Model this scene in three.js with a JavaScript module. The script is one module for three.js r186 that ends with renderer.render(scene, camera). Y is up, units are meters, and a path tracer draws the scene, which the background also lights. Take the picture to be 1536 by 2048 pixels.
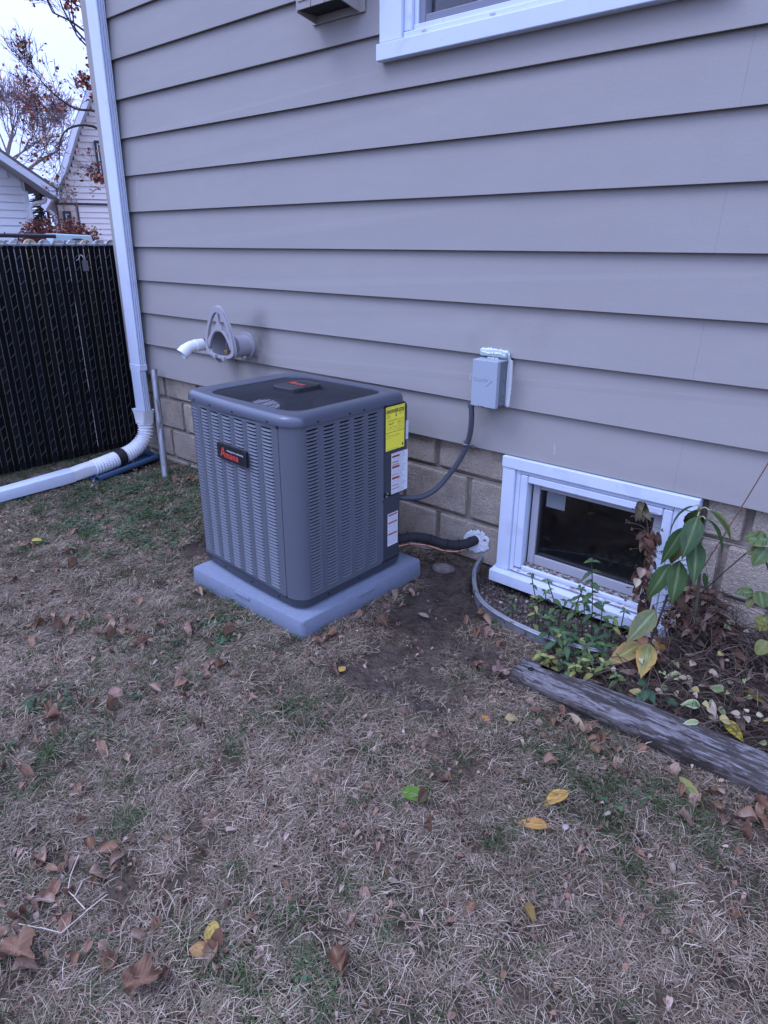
import * as THREE from 'three';
import { mergeGeometries, mergeVertices, toCreasedNormals } from 'three/addons/utils/BufferGeometryUtils.js';
import { RoundedBoxGeometry } from 'three/addons/geometries/RoundedBoxGeometry.js';

// ---------------------------------------------------------------- camera, sky, sun, exposure
const scene = new THREE.Scene();
const camera = new THREE.PerspectiveCamera(74.535, 768 / 1024, 0.05, 400);
camera.rotation.order = 'YXZ';
camera.position.set(4.216, 1.4264, 2.3955);
camera.rotation.set(-0.38027, 0.71837, 0.00308);
const renderer = new THREE.WebGLRenderer({ antialias: true });
renderer.toneMapping = THREE.LinearToneMapping;
renderer.toneMappingExposure = 1.72;
renderer.shadowMap.enabled = true;

function rng(seed) { let a = seed >>> 0; return () => { a = (a + 0x6D2B79F5) >>> 0; let t = a; t = Math.imul(t ^ (t >>> 15), t | 1); t ^= t + Math.imul(t ^ (t >>> 7), t | 61); return ((t ^ (t >>> 14)) >>> 0) / 4294967296; }; }
const HT = new Float32Array(65536); { const r = rng(77); for (let i = 0; i < 65536; i++) HT[i] = r(); }
function hash2(i, j) { return HT[((i & 255) << 8) | (j & 255)]; }
function vnoise(x, y) { const i = Math.floor(x), j = Math.floor(y); let u = x - i, v = y - j; u = u * u * (3 - 2 * u); v = v * v * (3 - 2 * v); return (hash2(i, j) * (1 - u) + hash2(i + 1, j) * u) * (1 - v) + (hash2(i, j + 1) * (1 - u) + hash2(i + 1, j + 1) * u) * v; }
function fbm(x, y, o = 4) { let s = 0, a = 0.5, n = 0; for (let k = 0; k < o; k++) { s += a * vnoise(x + 13.7 * k, y + 7.1 * k); n += a; a *= 0.5; x *= 2; y *= 2; } return s / n; }
const clamp = (x, a = 0, b = 1) => Math.min(b, Math.max(a, x));
const sm = (a, b, x) => { const t = clamp((x - a) / (b - a)); return t * t * (3 - 2 * t); };
const lerp = (a, b, t) => a + (b - a) * t;

// an overcast evening sky: pale at the horizon, a little brighter and bluer overhead
{
  const W = 256, H = 128, d = new Float32Array(W * H * 4);
  for (let j = 0; j < H; j++) for (let i = 0; i < W; i++) {
    const el = ((j + 0.5) / H - 0.5) * Math.PI, s = Math.max(0, Math.sin(el));
    const wrap = Math.cos(i / W * 2 * Math.PI) * 3, wr2 = Math.sin(i / W * 2 * Math.PI) * 3;
    const c = 0.93 + 0.14 * (fbm(wrap + 20 + el * 3, wr2 + 20 + el * 4, 4) - 0.5) * 2;
    const k = (0.63 + 0.98 * s) * c;
    const p = (j * W + i) * 4;
    d[p] = 0.70 * k; d[p + 1] = 0.86 * k; d[p + 2] = 1.60 * k; d[p + 3] = 1;
  }
  const sky = new THREE.DataTexture(d, W, H, THREE.RGBAFormat, THREE.FloatType);
  sky.mapping = THREE.EquirectangularReflectionMapping; sky.magFilter = THREE.LinearFilter; sky.minFilter = THREE.LinearFilter; sky.wrapS = THREE.RepeatWrapping; sky.needsUpdate = true;
  scene.background = sky; scene.environment = sky;
}
const sun = new THREE.DirectionalLight(new THREE.Color().setRGB(0.80, 0.84, 1.10), 0.7);
sun.position.set(-2.5, 9, 5.5); sun.target.position.set(2, 0, 0.5); sun.castShadow = true; sun.shadow.radius = 45;
sun.shadow.mapSize.set(2048, 2048); Object.assign(sun.shadow.camera, { left: -8, right: 8, top: 8, bottom: -8, near: 0.5, far: 30 });
scene.add(sun, sun.target);

// ---------------------------------------------------------------- helpers
const used = new Map();
function numbered(n) { const k = used.get(n) || 0; used.set(n, k + 1); return k ? n + '_' + String(k).padStart(3, '0') : n; }
function tag(o, label, category, group) { o.userData.label = label; o.userData.category = category; if (group) o.userData.group = group; return o; }
function thing(name, label, category, pos = [0, 0, 0], group) { const o = new THREE.Group(); o.name = numbered(name); o.position.set(...pos); scene.add(o); return tag(o, label, category, group); }
function mesh(name, geo, mat, parent = scene) { const m = new THREE.Mesh(geo, mat); m.name = parent === scene ? numbered(name) : name; m.castShadow = m.receiveShadow = true; parent.add(m); return m; }
function structure(m) { m.userData.kind = 'structure'; return m; }
function stuff(m) { m.userData.kind = 'stuff'; return m; }
function plain(g) { const h = g.index ? g.toNonIndexed() : g; for (const k of Object.keys(h.attributes)) if (!['position', 'normal', 'uv', 'color'].includes(k)) h.deleteAttribute(k); h.morphAttributes = {}; return h; }
function merge(list) {
  const l = list.map(plain); const hasC = l.some(g => g.attributes.color);
  for (const g of l) { const n = g.attributes.position.count; if (!g.attributes.uv) g.setAttribute('uv', new THREE.BufferAttribute(new Float32Array(n * 2), 2)); if (hasC && !g.attributes.color) g.setAttribute('color', new THREE.BufferAttribute(new Float32Array(n * 3).fill(1), 3)); if (!g.attributes.normal) g.computeVertexNormals(); }
  return mergeGeometries(l, false);
}
function rbox(w, h, d, x = 0, y = 0, z = 0, r = 0.003, seg = 1) { const g = new RoundedBoxGeometry(w, h, d, seg, Math.min(r, w / 2.1, h / 2.1, d / 2.1)); g.translate(x, y, z); return g; }
function span(x0, x1, y0, y1, z0, z1, r = 0.003) { return rbox(x1 - x0, y1 - y0, z1 - z0, (x0 + x1) / 2, (y0 + y1) / 2, (z0 + z1) / 2, r); }
function boxUV(g, s = 1, ox = 0, oy = 0) { // planar uv in metres by dominant normal
  g = g.index ? g.toNonIndexed() : g; const p = g.attributes.position, n = g.attributes.normal, uv = new Float32Array(p.count * 2);
  for (let i = 0; i < p.count; i++) { const ax = Math.abs(n.getX(i)), ay = Math.abs(n.getY(i)), az = Math.abs(n.getZ(i)); let u, v; if (az >= ax && az >= ay) { u = p.getX(i); v = p.getY(i); } else if (ax >= ay) { u = p.getZ(i); v = p.getY(i); } else { u = p.getX(i); v = p.getZ(i); } uv[2 * i] = u * s + ox; uv[2 * i + 1] = v * s + oy; }
  g.setAttribute('uv', new THREE.BufferAttribute(uv, 2)); return g;
}
const V3 = (a) => new THREE.Vector3(...a);
function curve(pts) { return new THREE.CatmullRomCurve3(pts.map(V3), false, 'centripetal'); }
function tube(pts, r, seg = 24, rad = 8) { return new THREE.TubeGeometry(curve(pts), seg, r, rad, false); }
function capTube(pts, r, seg = 24, rad = 10) { const c = curve(pts), l = [new THREE.TubeGeometry(c, seg, r, rad, false)]; for (const t of [0, 1]) { const g = new THREE.CircleGeometry(r, rad); const d = c.getTangent(t).multiplyScalar(t ? 1 : -1); g.applyQuaternion(new THREE.Quaternion().setFromUnitVectors(new THREE.Vector3(0, 0, 1), d)); const p = c.getPoint(t); g.translate(p.x, p.y, p.z); l.push(g); } return merge(l); }
function stick(a, b, ra, rb, rad = 5) { const A = V3(a), B = V3(b), d = B.clone().sub(A), L = d.length(); const g = new THREE.CylinderGeometry(rb, ra, L, rad, 1, true); g.translate(0, L / 2, 0); g.applyQuaternion(new THREE.Quaternion().setFromUnitVectors(new THREE.Vector3(0, 1, 0), d.normalize())); g.translate(A.x, A.y, A.z); return g; }
function cyl(a, b, r, rad = 16) { const A = V3(a), B = V3(b), d = B.clone().sub(A), L = d.length(); const g = new THREE.CylinderGeometry(r, r, L, rad, 1, false); g.translate(0, L / 2, 0); g.applyQuaternion(new THREE.Quaternion().setFromUnitVectors(new THREE.Vector3(0, 1, 0), d.normalize())); g.translate(A.x, A.y, A.z); return g; }
function poly(pts, holes, depth, bevel = 0, cs = 8) {
  const s = new THREE.Shape(pts.map(p => new THREE.Vector2(...p))); for (const h of holes || []) s.holes.push(new THREE.Path(h.map(p => new THREE.Vector2(...p))));
  return new THREE.ExtrudeGeometry(s, { depth, bevelEnabled: bevel > 0, bevelThickness: bevel, bevelSize: bevel, bevelSegments: 2, curveSegments: cs, bevelOffset: -bevel });
}
const rect = (x0, x1, y0, y1) => [[x0, y0], [x1, y0], [x1, y1], [x0, y1]];
function rrect(x0, x1, y0, y1, r, n = 5) { const o = []; for (const [cx, cy, a] of [[x1 - r, y0 + r, -90], [x1 - r, y1 - r, 0], [x0 + r, y1 - r, 90], [x0 + r, y0 + r, 180]]) for (let k = 0; k <= n; k++) { const t = (a + 90 * k / n) * Math.PI / 180; o.push([cx + r * Math.cos(t), cy + r * Math.sin(t)]); } return o; }
function std(r, g, b, rough = 0.8, extra = {}) { const m = new THREE.MeshStandardMaterial({ roughness: rough, metalness: 0, ...extra }); m.color.setRGB(r, g, b); return m; }
const toS = (v) => { v = clamp(v); return Math.round(255 * (v <= 0.0031308 ? 12.92 * v : 1.055 * Math.pow(v, 1 / 2.4) - 0.055)); };
function dataTex(w, h, f, srgb = true) { const d = new Uint8Array(w * h * 4); for (let j = 0; j < h; j++) for (let i = 0; i < w; i++) { const c = f(i, j), p = (j * w + i) * 4; if (srgb) { d[p] = toS(c[0]); d[p + 1] = toS(c[1]); d[p + 2] = toS(c[2]); } else { d[p] = d[p + 1] = d[p + 2] = clamp(c) * 255; } d[p + 3] = 255; } const t = new THREE.DataTexture(d, w, h); t.magFilter = THREE.LinearFilter; t.minFilter = THREE.LinearFilter; t.wrapS = t.wrapT = THREE.RepeatWrapping; if (srgb) t.colorSpace = THREE.SRGBColorSpace; t.needsUpdate = true; return t; }
function canvasTex(w, h, draw) { const c = document.createElement('canvas'); c.width = w; c.height = h; draw(c.getContext('2d'), w, h); const t = new THREE.CanvasTexture(c); t.colorSpace = THREE.SRGBColorSpace; t.magFilter = THREE.LinearFilter; return t; }
// tileable noise: blend fbm across the seam
function tnoise(u, v, f, o = 4) { const a = fbm(u * f, v * f, o), b = fbm((u - 1) * f + 91, v * f, o), c = fbm(u * f, (v - 1) * f + 53, o), d = fbm((u - 1) * f + 91, (v - 1) * f + 53, o); return lerp(lerp(a, b, sm(0.75, 1, u)), lerp(c, d, sm(0.75, 1, u)), sm(0.75, 1, v)); }
function setC(g, f) { const p = g.attributes.position, c = new Float32Array(p.count * 3); for (let i = 0; i < p.count; i++) { const q = f(p.getX(i), p.getY(i), p.getZ(i), i); c[3 * i] = q[0]; c[3 * i + 1] = q[1]; c[3 * i + 2] = q[2]; } g.setAttribute('color', new THREE.BufferAttribute(c, 3)); return g; }

// ---------------------------------------------------------------- materials
const fineBump = dataTex(256, 256, (i, j) => 0.5 + (tnoise(i / 256, j / 256, 60, 2) - 0.5) * 1.2, false);
const wallBump = fineBump.clone(); wallBump.repeat.set(27, 13); wallBump.needsUpdate = true;
const blobs = [[1.2, 0.93, 0.09, 0.42], [1.16, 0.84, 0.05, 0.4], [1.24, 0.80, 0.05, 0.22], [0.93, 0.815, 0.05, 0.5], [0.98, 0.76, 0.05, 0.3], [1.22, 1.02, 0.06, 0.25], [2.66, 1.075, 0.05, 0.06], [2.80, 1.10, 0.045, 0.07], [2.72, 1.13, 0.04, 0.07], [2.60, 1.05, 0.03, 0.08], [2.9, 1.08, 0.05, 0.08], [2.95, 1.17, 0.05, 0.07], [2.68, 0.74, 0.045, 0.22], [2.83, 0.88, 0.05, 0.12]];
const wallTex = dataTex(2048, 1024, (i, j) => {
  const x = -0.4 + 5.6 * i / 2048, y = 0.5 + 2.8 * j / 1024;
  let k = 1 + 0.055 * (fbm(x * 1.7, y * 5, 3) - 0.5) + 0.05 * (fbm(x * 9 + 40, y * 30, 3) - 0.5) + 0.05 * (hash2(i * 7, j * 13) - 0.5);
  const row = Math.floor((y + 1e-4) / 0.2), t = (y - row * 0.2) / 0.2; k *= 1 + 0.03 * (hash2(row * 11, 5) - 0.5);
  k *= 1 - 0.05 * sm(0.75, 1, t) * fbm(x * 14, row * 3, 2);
  let dirt = 0; for (const [bx, by, r, s] of blobs) { const d = Math.hypot(x - bx, y - by) / r; if (d < 2.4) dirt += s * Math.exp(-d * d) * (0.6 + 0.8 * fbm(x * 30, y * 30, 3)); }
  dirt += 0.10 * sm(0.75, 0.6, y) * fbm(x * 6, y * 9, 3);
  // a few thin drips and scuffs
  let sc = 0; for (const [sx, sy, h] of [[0.11, 1.73, 0.05], [3.02, 0.66, 0.02], [2.17, 0.55, 0.03], [2.6, 0.9, 0.015]]) if (Math.abs(x - sx - 0.003 * Math.sin(y * 90)) < 0.003 && Math.abs(y - sy) < h) sc = 0.5;
  k *= 1 - clamp(dirt, 0, 0.75);
  return [lerp(0.318 * k, 0.48, sc), lerp(0.298 * k, 0.48, sc), lerp(0.275 * k, 0.48, sc)];
});
wallTex.wrapS = wallTex.wrapT = THREE.ClampToEdgeWrapping;
const M = {};
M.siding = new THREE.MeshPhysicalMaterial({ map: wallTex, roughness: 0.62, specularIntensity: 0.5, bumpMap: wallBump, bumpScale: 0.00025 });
M.sidingPlain = std(0.325, 0.30, 0.267, 0.65);
const blockTex = dataTex(512, 512, (i, j) => {
  const u = i / 512, v = j / 512, g = hash2(i * 3 + (j >> 8), j * 5), big = tnoise(u, v, 5, 4), f = tnoise(u, v, 48, 2);
  let k = 0.80 + 0.42 * (big - 0.5) + 0.42 * (f - 0.5) + 0.14 * (g - 0.5);
  const sp = tnoise(u + 0.3, v, 90, 1); let c = [0.43 * k, 0.36 * k, 0.285 * k];
  if (sp > 0.925) c = [0.62, 0.54, 0.45]; else if (sp < 0.06) c = c.map(x => x * 0.45);
  return c;
});
const blockBump = dataTex(512, 512, (i, j) => 0.5 + (tnoise(i / 512, j / 512, 70, 3) - 0.5) * 1.3, false);
M.block = new THREE.MeshPhysicalMaterial({ map: blockTex, roughness: 0.95, specularIntensity: 0.3, bumpMap: blockBump, bumpScale: 0.003 });
const mortarTex = dataTex(256, 256, (i, j) => { const u = i / 256, v = j / 256, k = 0.75 + 0.6 * (tnoise(u, v, 22, 4) - 0.5); return [0.38 * k, 0.315 * k, 0.25 * k]; });
M.mortar = new THREE.MeshStandardMaterial({ map: mortarTex, roughness: 0.97, bumpMap: blockBump, bumpScale: 0.004 });
const whiteTex = dataTex(256, 256, (i, j) => { const u = i / 256, v = j / 256, k = 0.98 + 0.08 * (tnoise(u, v, 8, 4) - 0.5) - 0.09 * sm(0.62, 0.8, tnoise(u + 0.2, v, 11, 5)) - 0.10 * sm(0.80, 0.9, tnoise(u, v + 0.5, 40, 2)); return [0.62 * k, 0.685 * k, 0.785 * k]; });
M.white = new THREE.MeshStandardMaterial({ map: whiteTex, roughness: 0.5 });
const dirtyWhite = dataTex(512, 512, (i, j) => { const u = i / 512, v = j / 512, d = sm(0.5, 0.72, tnoise(u, v, 14, 5)) * 0.55 + sm(0.6, 0.7, tnoise(u, v, 60, 2)) * 0.4; return [lerp(0.60, 0.20, d), lerp(0.62, 0.15, d), lerp(0.65, 0.12, d)]; });
M.dirtyWhite = new THREE.MeshStandardMaterial({ map: dirtyWhite, roughness: 0.75 });
const muckTex = dataTex(256, 256, (i, j) => { const u = i / 256, v = j / 256, d = sm(0.3, 0.62, tnoise(u, v, 26, 4)); return [lerp(0.42, 0.06, d), lerp(0.38, 0.045, d), lerp(0.36, 0.035, d)]; });
M.muck = new THREE.MeshStandardMaterial({ map: muckTex, roughness: 0.95 });
M.sash = new THREE.MeshStandardMaterial({ color: new THREE.Color().setRGB(0.36, 0.36, 0.38), roughness: 0.6, bumpMap: fineBump, bumpScale: 0.0008 });
M.glass = new THREE.MeshPhysicalMaterial({ color: 0xffffff, roughness: 0.06, transmission: 1, thickness: 0, ior: 1.5 });
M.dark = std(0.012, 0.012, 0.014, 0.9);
M.black = std(0.018, 0.018, 0.02, 0.55);
const paintTex = dataTex(256, 256, (i, j) => { const k = 0.94 + 0.20 * (hash2(i * 5, j * 3) - 0.5) + 0.10 * (tnoise(i / 256, j / 256, 50, 2) - 0.5); return [0.126 * k, 0.139 * k, 0.164 * k]; });
M.acGrey = new THREE.MeshStandardMaterial({ map: paintTex, roughness: 0.42, metalness: 0.15, bumpMap: fineBump, bumpScale: 0.0002 });
M.acDark = std(0.042, 0.046, 0.058, 0.42);
M.acTop = new THREE.MeshPhysicalMaterial({ map: paintTex, color: new THREE.Color().setRGB(0.58, 0.62, 0.70), roughness: 0.38, metalness: 0.15, clearcoat: 0.5, clearcoatRoughness: 0.22 });
M.guard = new THREE.MeshPhysicalMaterial({ color: new THREE.Color().setRGB(0.035, 0.037, 0.043), roughness: 0.5, specularIntensity: 0.5 });
const padTex = dataTex(256, 256, (i, j) => { const k = 0.95 + 0.20 * (hash2(i * 3, j * 7) - 0.5) + 0.10 * (tnoise(i / 256, j / 256, 9, 4) - 0.5), d = 0.08 * sm(0.60, 0.78, tnoise(i / 256, j / 256 + 0.3, 7, 5)) + 0.35 * sm(0.82, 0.88, tnoise(i / 256 + 0.7, j / 256, 45, 1)); return [lerp(0.185 * k, 0.12, d), lerp(0.217 * k, 0.10, d), lerp(0.280 * k, 0.085, d)]; });
M.pad = new THREE.MeshStandardMaterial({ map: padTex, roughness: 0.75, bumpMap: fineBump, bumpScale: 0.0006 });
const galvTex = dataTex(256, 256, (i, j) => { const u = i / 256, v = j / 256, k = 0.8 + 0.7 * (tnoise(u, v, 12, 4) - 0.5), s = sm(0.62, 0.72, tnoise(u + 0.4, v, 6, 5)); return [lerp(0.30 * k, 0.10, s), lerp(0.315 * k, 0.08, s), lerp(0.33 * k, 0.06, s)]; });
M.galv = new THREE.MeshStandardMaterial({ map: galvTex, roughness: 0.5, metalness: 0.55 });
M.plasticGrey = std(0.34, 0.33, 0.345, 0.55);
M.boxGrey = new THREE.MeshStandardMaterial({ color: new THREE.Color().setRGB(0.34, 0.385, 0.43), roughness: 0.5, bumpMap: fineBump, bumpScale: 0.0002 });
M.pvc = std(0.80, 0.81, 0.80, 0.4);
M.conduit = std(0.075, 0.083, 0.10, 0.5);
M.foam = std(0.016, 0.016, 0.018, 0.85);
M.copper = std(0.62, 0.30, 0.20, 0.35, { metalness: 0.8 });
M.zip = std(0.01, 0.01, 0.01, 0.6);
M.caulk = std(0.72, 0.75, 0.72, 0.7);
M.caulkGreen = std(0.36, 0.45, 0.40, 0.75);
const veinTex = dataTex(256, 128, (i, j) => { const t = i / 256, s = Math.abs(j / 128 - 0.5) * 2; const ph = (t - 0.30 * Math.pow(s, 0.8)) * 11; const v = Math.abs(ph - Math.round(ph)); const vein = sm(0.13, 0.03, v) * (1 - 0.4 * s), mid = sm(0.06, 0.02, s); const k = 0.66 + 0.20 * (tnoise(t, j / 128, 9, 4) - 0.5) - 0.10 * sm(0.5, 0.25, v) + 0.16 * vein + 0.16 * mid - 0.25 * sm(0.80, 0.9, tnoise(t + 0.4, j / 128, 16, 2)); return [k * 1.02, k, k * 0.96]; });
M.foliage = new THREE.MeshPhysicalMaterial({ map: veinTex, color: new THREE.Color().setRGB(1.4, 1.4, 1.4), vertexColors: true, roughness: 0.6, specularIntensity: 0.45, side: THREE.DoubleSide });
M.deadLeaf = new THREE.MeshPhysicalMaterial({ map: veinTex, color: new THREE.Color().setRGB(1.4, 1.4, 1.4), vertexColors: true, roughness: 0.85, specularIntensity: 0.3, side: THREE.DoubleSide });
M.dry = new THREE.MeshPhysicalMaterial({ vertexColors: true, roughness: 0.9, specularIntensity: 0.25, side: THREE.DoubleSide });

// ---------------------------------------------------------------- ground
const TIMBER = { x0: 3.255, x1: 4.75, z0: 0.47, z1: 0.628, top: 0.052 };
function inWell(x, z) { const dx = (x - 3.17) / 0.44, dz = z / 0.335; return dx * dx + dz * dz; }
function bare(x, z) { let b = 0; for (const [px, pz, rx, rz] of [[2.79, 0.48, 0.20, 0.14], [2.92, 0.80, 0.20, 0.14], [3.08, 0.90, 0.20, 0.12], [3.06, 0.57, 0.17, 0.12], [2.68, 0.22, 0.28, 0.22], [1.55, 0.66, 0.17, 0.17], [2.95, 0.66, 0.14, 0.12], [2.82, 0.95, 0.14, 0.09]]) { const d = Math.hypot((x - px) / rx, (z - pz) / rz); b = Math.max(b, sm(1.35, 0.45, d)); } return sm(0.3, 0.62, b * (0.55 + 1.0 * fbm(x * 12, z * 12, 3))); }
function bed(x, z) { return sm(3.2, 3.5, x) * sm(0.5, 0.36, z) * (inWell(x, z) > 1 ? 1 : 0); }
function gh(x, z) {
  if (x < -3 || x > 8 || z > 8 || z < -1) return 0;
  let h = 0.018 * (fbm(x * 3 + 5, z * 3, 3) - 0.5) + 0.012 * (fbm(x * 14, z * 14, 3) - 0.5) + 0.006 * (fbm(x * 40, z * 40, 2) - 0.5);
  h += 0.035 * sm(0.25, 0.02, z) * sm(2.3, 2.5, x) * sm(2.85, 2.7, x);
  h += bed(x, z) * (0.02 + 0.075 * sm(0.38, 0.05, z) * sm(3.45, 3.65, x));
  const w = inWell(x, z); if (w < 1.0 && z > -0.2) h = -0.012 - 0.02 * sm(1, 0.5, w) + 0.01 * fbm(x * 20, z * 20, 2);
  if (x > 1.78 && x < 2.53 && z > 0.17 && z < 0.93) h = Math.min(h, -0.004);
  if (Math.abs(z - 0.55) < 0.1 && x > 3.2) h = Math.min(h, 0.02);
  return h - 0.012 * bare(x, z);
}
function greenness(x, z) {
  let g = 0.50 * sm(2.0, 0.8, x) * sm(1.5, 0.7, z) + 0.08;
  for (const [px, pz, r, s] of [[2.84, 1.23, 0.09, 0.9], [3.8, 0.93, 0.16, 0.7], [3.45, 1.85, 0.2, 0.6], [2.2, 0.98, 0.25, 0.6], [0.7, 0.5, 0.5, 0.6], [3.6, 0.78, 0.2, 0.35], [2.3, 1.6, 0.3, 0.3], [3.2, 1.25, 0.1, 0.25], [2.55, 2.05, 0.25, 0.35]]) g += s * Math.exp(-(((x - px) ** 2 + (z - pz) ** 2) / (r * r)));
  return clamp(g * (0.25 + 1.5 * fbm(x * 5 + 3, z * 5 + 9, 4)) * (1 - bare(x, z)));
}
{
  const xs = [], zs = []; for (const v of [-150, -60, -25, -12, -6, -3, -1.5]) xs.push(v); for (let x = -0.7; x <= 5.2; x += 0.022) xs.push(x); for (const v of [5.6, 6.5, 9, 15, 30, 70, 150]) xs.push(v);
  for (const v of [-150, -60, -25, -10, -4, -1.2, -0.3]) zs.push(v); for (let z = -0.1; z <= 3.0; z += 0.022) zs.push(z); for (const v of [3.5, 5, 8, 15, 30, 70, 150]) zs.push(v);
  const nx = xs.length, nz = zs.length, p = new Float32Array(nx * nz * 3), c = new Float32Array(nx * nz * 3), uv = new Float32Array(nx * nz * 2), idx = [];
  for (let j = 0; j < nz; j++) for (let i = 0; i < nx; i++) {
    const k = j * nx + i, x = xs[i], z = zs[j]; p[3 * k] = x; p[3 * k + 1] = gh(x, z); p[3 * k + 2] = z; uv[2 * k] = x; uv[2 * k + 1] = z;
    const b = Math.max(bare(x, z), bed(x, z) * 0.9, inWell(x, z) < 1 ? 1 : 0), g = greenness(x, z), n = 0.75 + 0.5 * fbm(x * 6, z * 6, 3);
    let col = [0.105 * n, 0.078 * n, 0.056 * n]; const gr = [0.055, 0.06, 0.032]; for (let q = 0; q < 3; q++) col[q] = lerp(lerp(col[q], gr[q], 0.6 * g), [0.098, 0.075, 0.060][q], b);
    c.set(col, 3 * k);
    if (i < nx - 1 && j < nz - 1) idx.push(k, k + nx, k + 1, k + 1, k + nx, k + nx + 1);
  }
  const g = new THREE.BufferGeometry(); g.setAttribute('position', new THREE.BufferAttribute(p, 3)); g.setAttribute('color', new THREE.BufferAttribute(c, 3)); g.setAttribute('uv', new THREE.BufferAttribute(uv, 2)); g.setIndex(idx); g.computeVertexNormals();
  const t = dataTex(1024, 1024, (i, j) => { const u = i / 1024, v = j / 1024; const k = clamp(0.72 + 0.9 * (tnoise(u, v, 40, 4) - 0.5) + 0.5 * (tnoise(u, v, 7, 3) - 0.5) + 0.2 * (hash2(i, j) - 0.5), 0.2, 1); return [k, k * 0.985, k * 0.97]; });
  t.repeat.set(1.1, 1.1);
  const gb = dataTex(512, 512, (i, j) => tnoise(i / 512, j / 512, 50, 4), false); gb.repeat.set(2.2, 2.2);
  structure(mesh('lawn_ground', g, new THREE.MeshPhysicalMaterial({ map: t, vertexColors: true, roughness: 0.97, specularIntensity: 0.2, bumpMap: gb, bumpScale: 0.012 })));
}

// ---------------------------------------------------------------- house
const house = thing('house', 'taupe lap sided house on a painted block foundation behind the cooling unit', 'house');
mesh('wall', merge([span(-0.2, 6.4, -0.3, 5.6, -7, -0.75, 0.01), span(-0.2, 6.4, 3.22, 5.6, -0.74, -0.02, 0.01), span(-0.2, -0.08, -0.3, 3.21, -0.74, -0.143, 0.004), span(5.3, 6.4, -0.3, 3.21, -0.74, -0.02, 0.01)]), M.sidingPlain, house);
mesh('roof', poly([[-7.5, 5.4], [0.45, 5.4], [0.45, 5.62], [-3.4, 8], [-7.5, 5.62]], null, 7.2).rotateY(-Math.PI / 2).translate(6.8, 0, 0), std(0.08, 0.075, 0.07, 0.95), house);
const WIN = [2.905, 3.495, 0.10, 0.515], UW = [2.225, 3.30, 2.165, 3.20];
mesh('sheathing', poly(rect(-0.2, 5.3, -0.3, 3.215), [rect(...WIN).reverse(), rect(...UW).reverse()], 0.085).translate(0, 0, -0.141), M.mortar.clone(), house);
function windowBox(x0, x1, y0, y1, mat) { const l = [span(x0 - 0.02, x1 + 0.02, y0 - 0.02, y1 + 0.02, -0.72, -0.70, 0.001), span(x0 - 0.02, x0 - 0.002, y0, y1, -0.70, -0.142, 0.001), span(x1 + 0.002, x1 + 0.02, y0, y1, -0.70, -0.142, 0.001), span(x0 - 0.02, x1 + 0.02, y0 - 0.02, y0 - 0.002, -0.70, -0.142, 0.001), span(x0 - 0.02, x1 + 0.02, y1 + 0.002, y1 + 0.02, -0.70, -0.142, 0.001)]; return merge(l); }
// lap boards: each one its own piece, tilted so that its lower edge stands proud
function plankGeo(x0, x1, y0, h, notch) {
  const top = h + 0.025; const low = []; { const n = Math.max(1, Math.round((x1 - x0) / 0.22)); for (let k = 0; k <= n; k++) { const x = lerp(x0, x1, k / n); low.push([x, 0.0030 * (fbm(x * 1.3 + y0 * 17, y0 * 5, 3) - 0.5)]); } } let pts = [...low, [x1, top], [x0, top]]; if (notch) pts = [...low, [x1, top], [notch[1], top], [notch[1], notch[2]], [notch[0], notch[2]], [notch[0], top], [x0, top]];
  const g = poly(pts, null, 0.010, 0.0005); const p = g.attributes.position;
  for (let i = 0; i < p.count; i++) p.setXYZ(i, p.getX(i), p.getY(i) + y0, p.getZ(i) - 0.0105 - 0.0205 * p.getY(i) / 0.2 + 0.0012 * Math.sin(p.getX(i) * 2.1 + y0 * 9));
  g.computeVertexNormals(); const uv = new Float32Array(p.count * 2); for (let i = 0; i < p.count; i++) { uv[2 * i] = (p.getX(i) + 0.4) / 5.6; uv[2 * i + 1] = (p.getY(i) - 0.5) / 2.8; } g.setAttribute('uv', new THREE.BufferAttribute(uv, 2)); return g;
}
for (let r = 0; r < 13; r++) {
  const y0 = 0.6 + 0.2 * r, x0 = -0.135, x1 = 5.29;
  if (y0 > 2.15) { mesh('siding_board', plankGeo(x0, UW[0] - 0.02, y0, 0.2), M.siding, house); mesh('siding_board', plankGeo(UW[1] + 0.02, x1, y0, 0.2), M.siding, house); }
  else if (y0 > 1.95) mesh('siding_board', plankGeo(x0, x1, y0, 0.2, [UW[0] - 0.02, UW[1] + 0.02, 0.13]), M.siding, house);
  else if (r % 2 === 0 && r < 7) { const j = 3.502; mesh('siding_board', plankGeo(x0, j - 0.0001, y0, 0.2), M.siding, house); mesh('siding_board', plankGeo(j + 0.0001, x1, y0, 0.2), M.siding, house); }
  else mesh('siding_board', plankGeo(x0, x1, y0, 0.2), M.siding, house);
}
mesh('corner_board', merge([span(-0.222, -0.138, 0.60, 3.4, -0.03, 0.012, 0.003), span(-0.222, -0.2, 0.6, 3.4, -0.2, -0.031, 0.003)]), M.sidingPlain, house);
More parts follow.
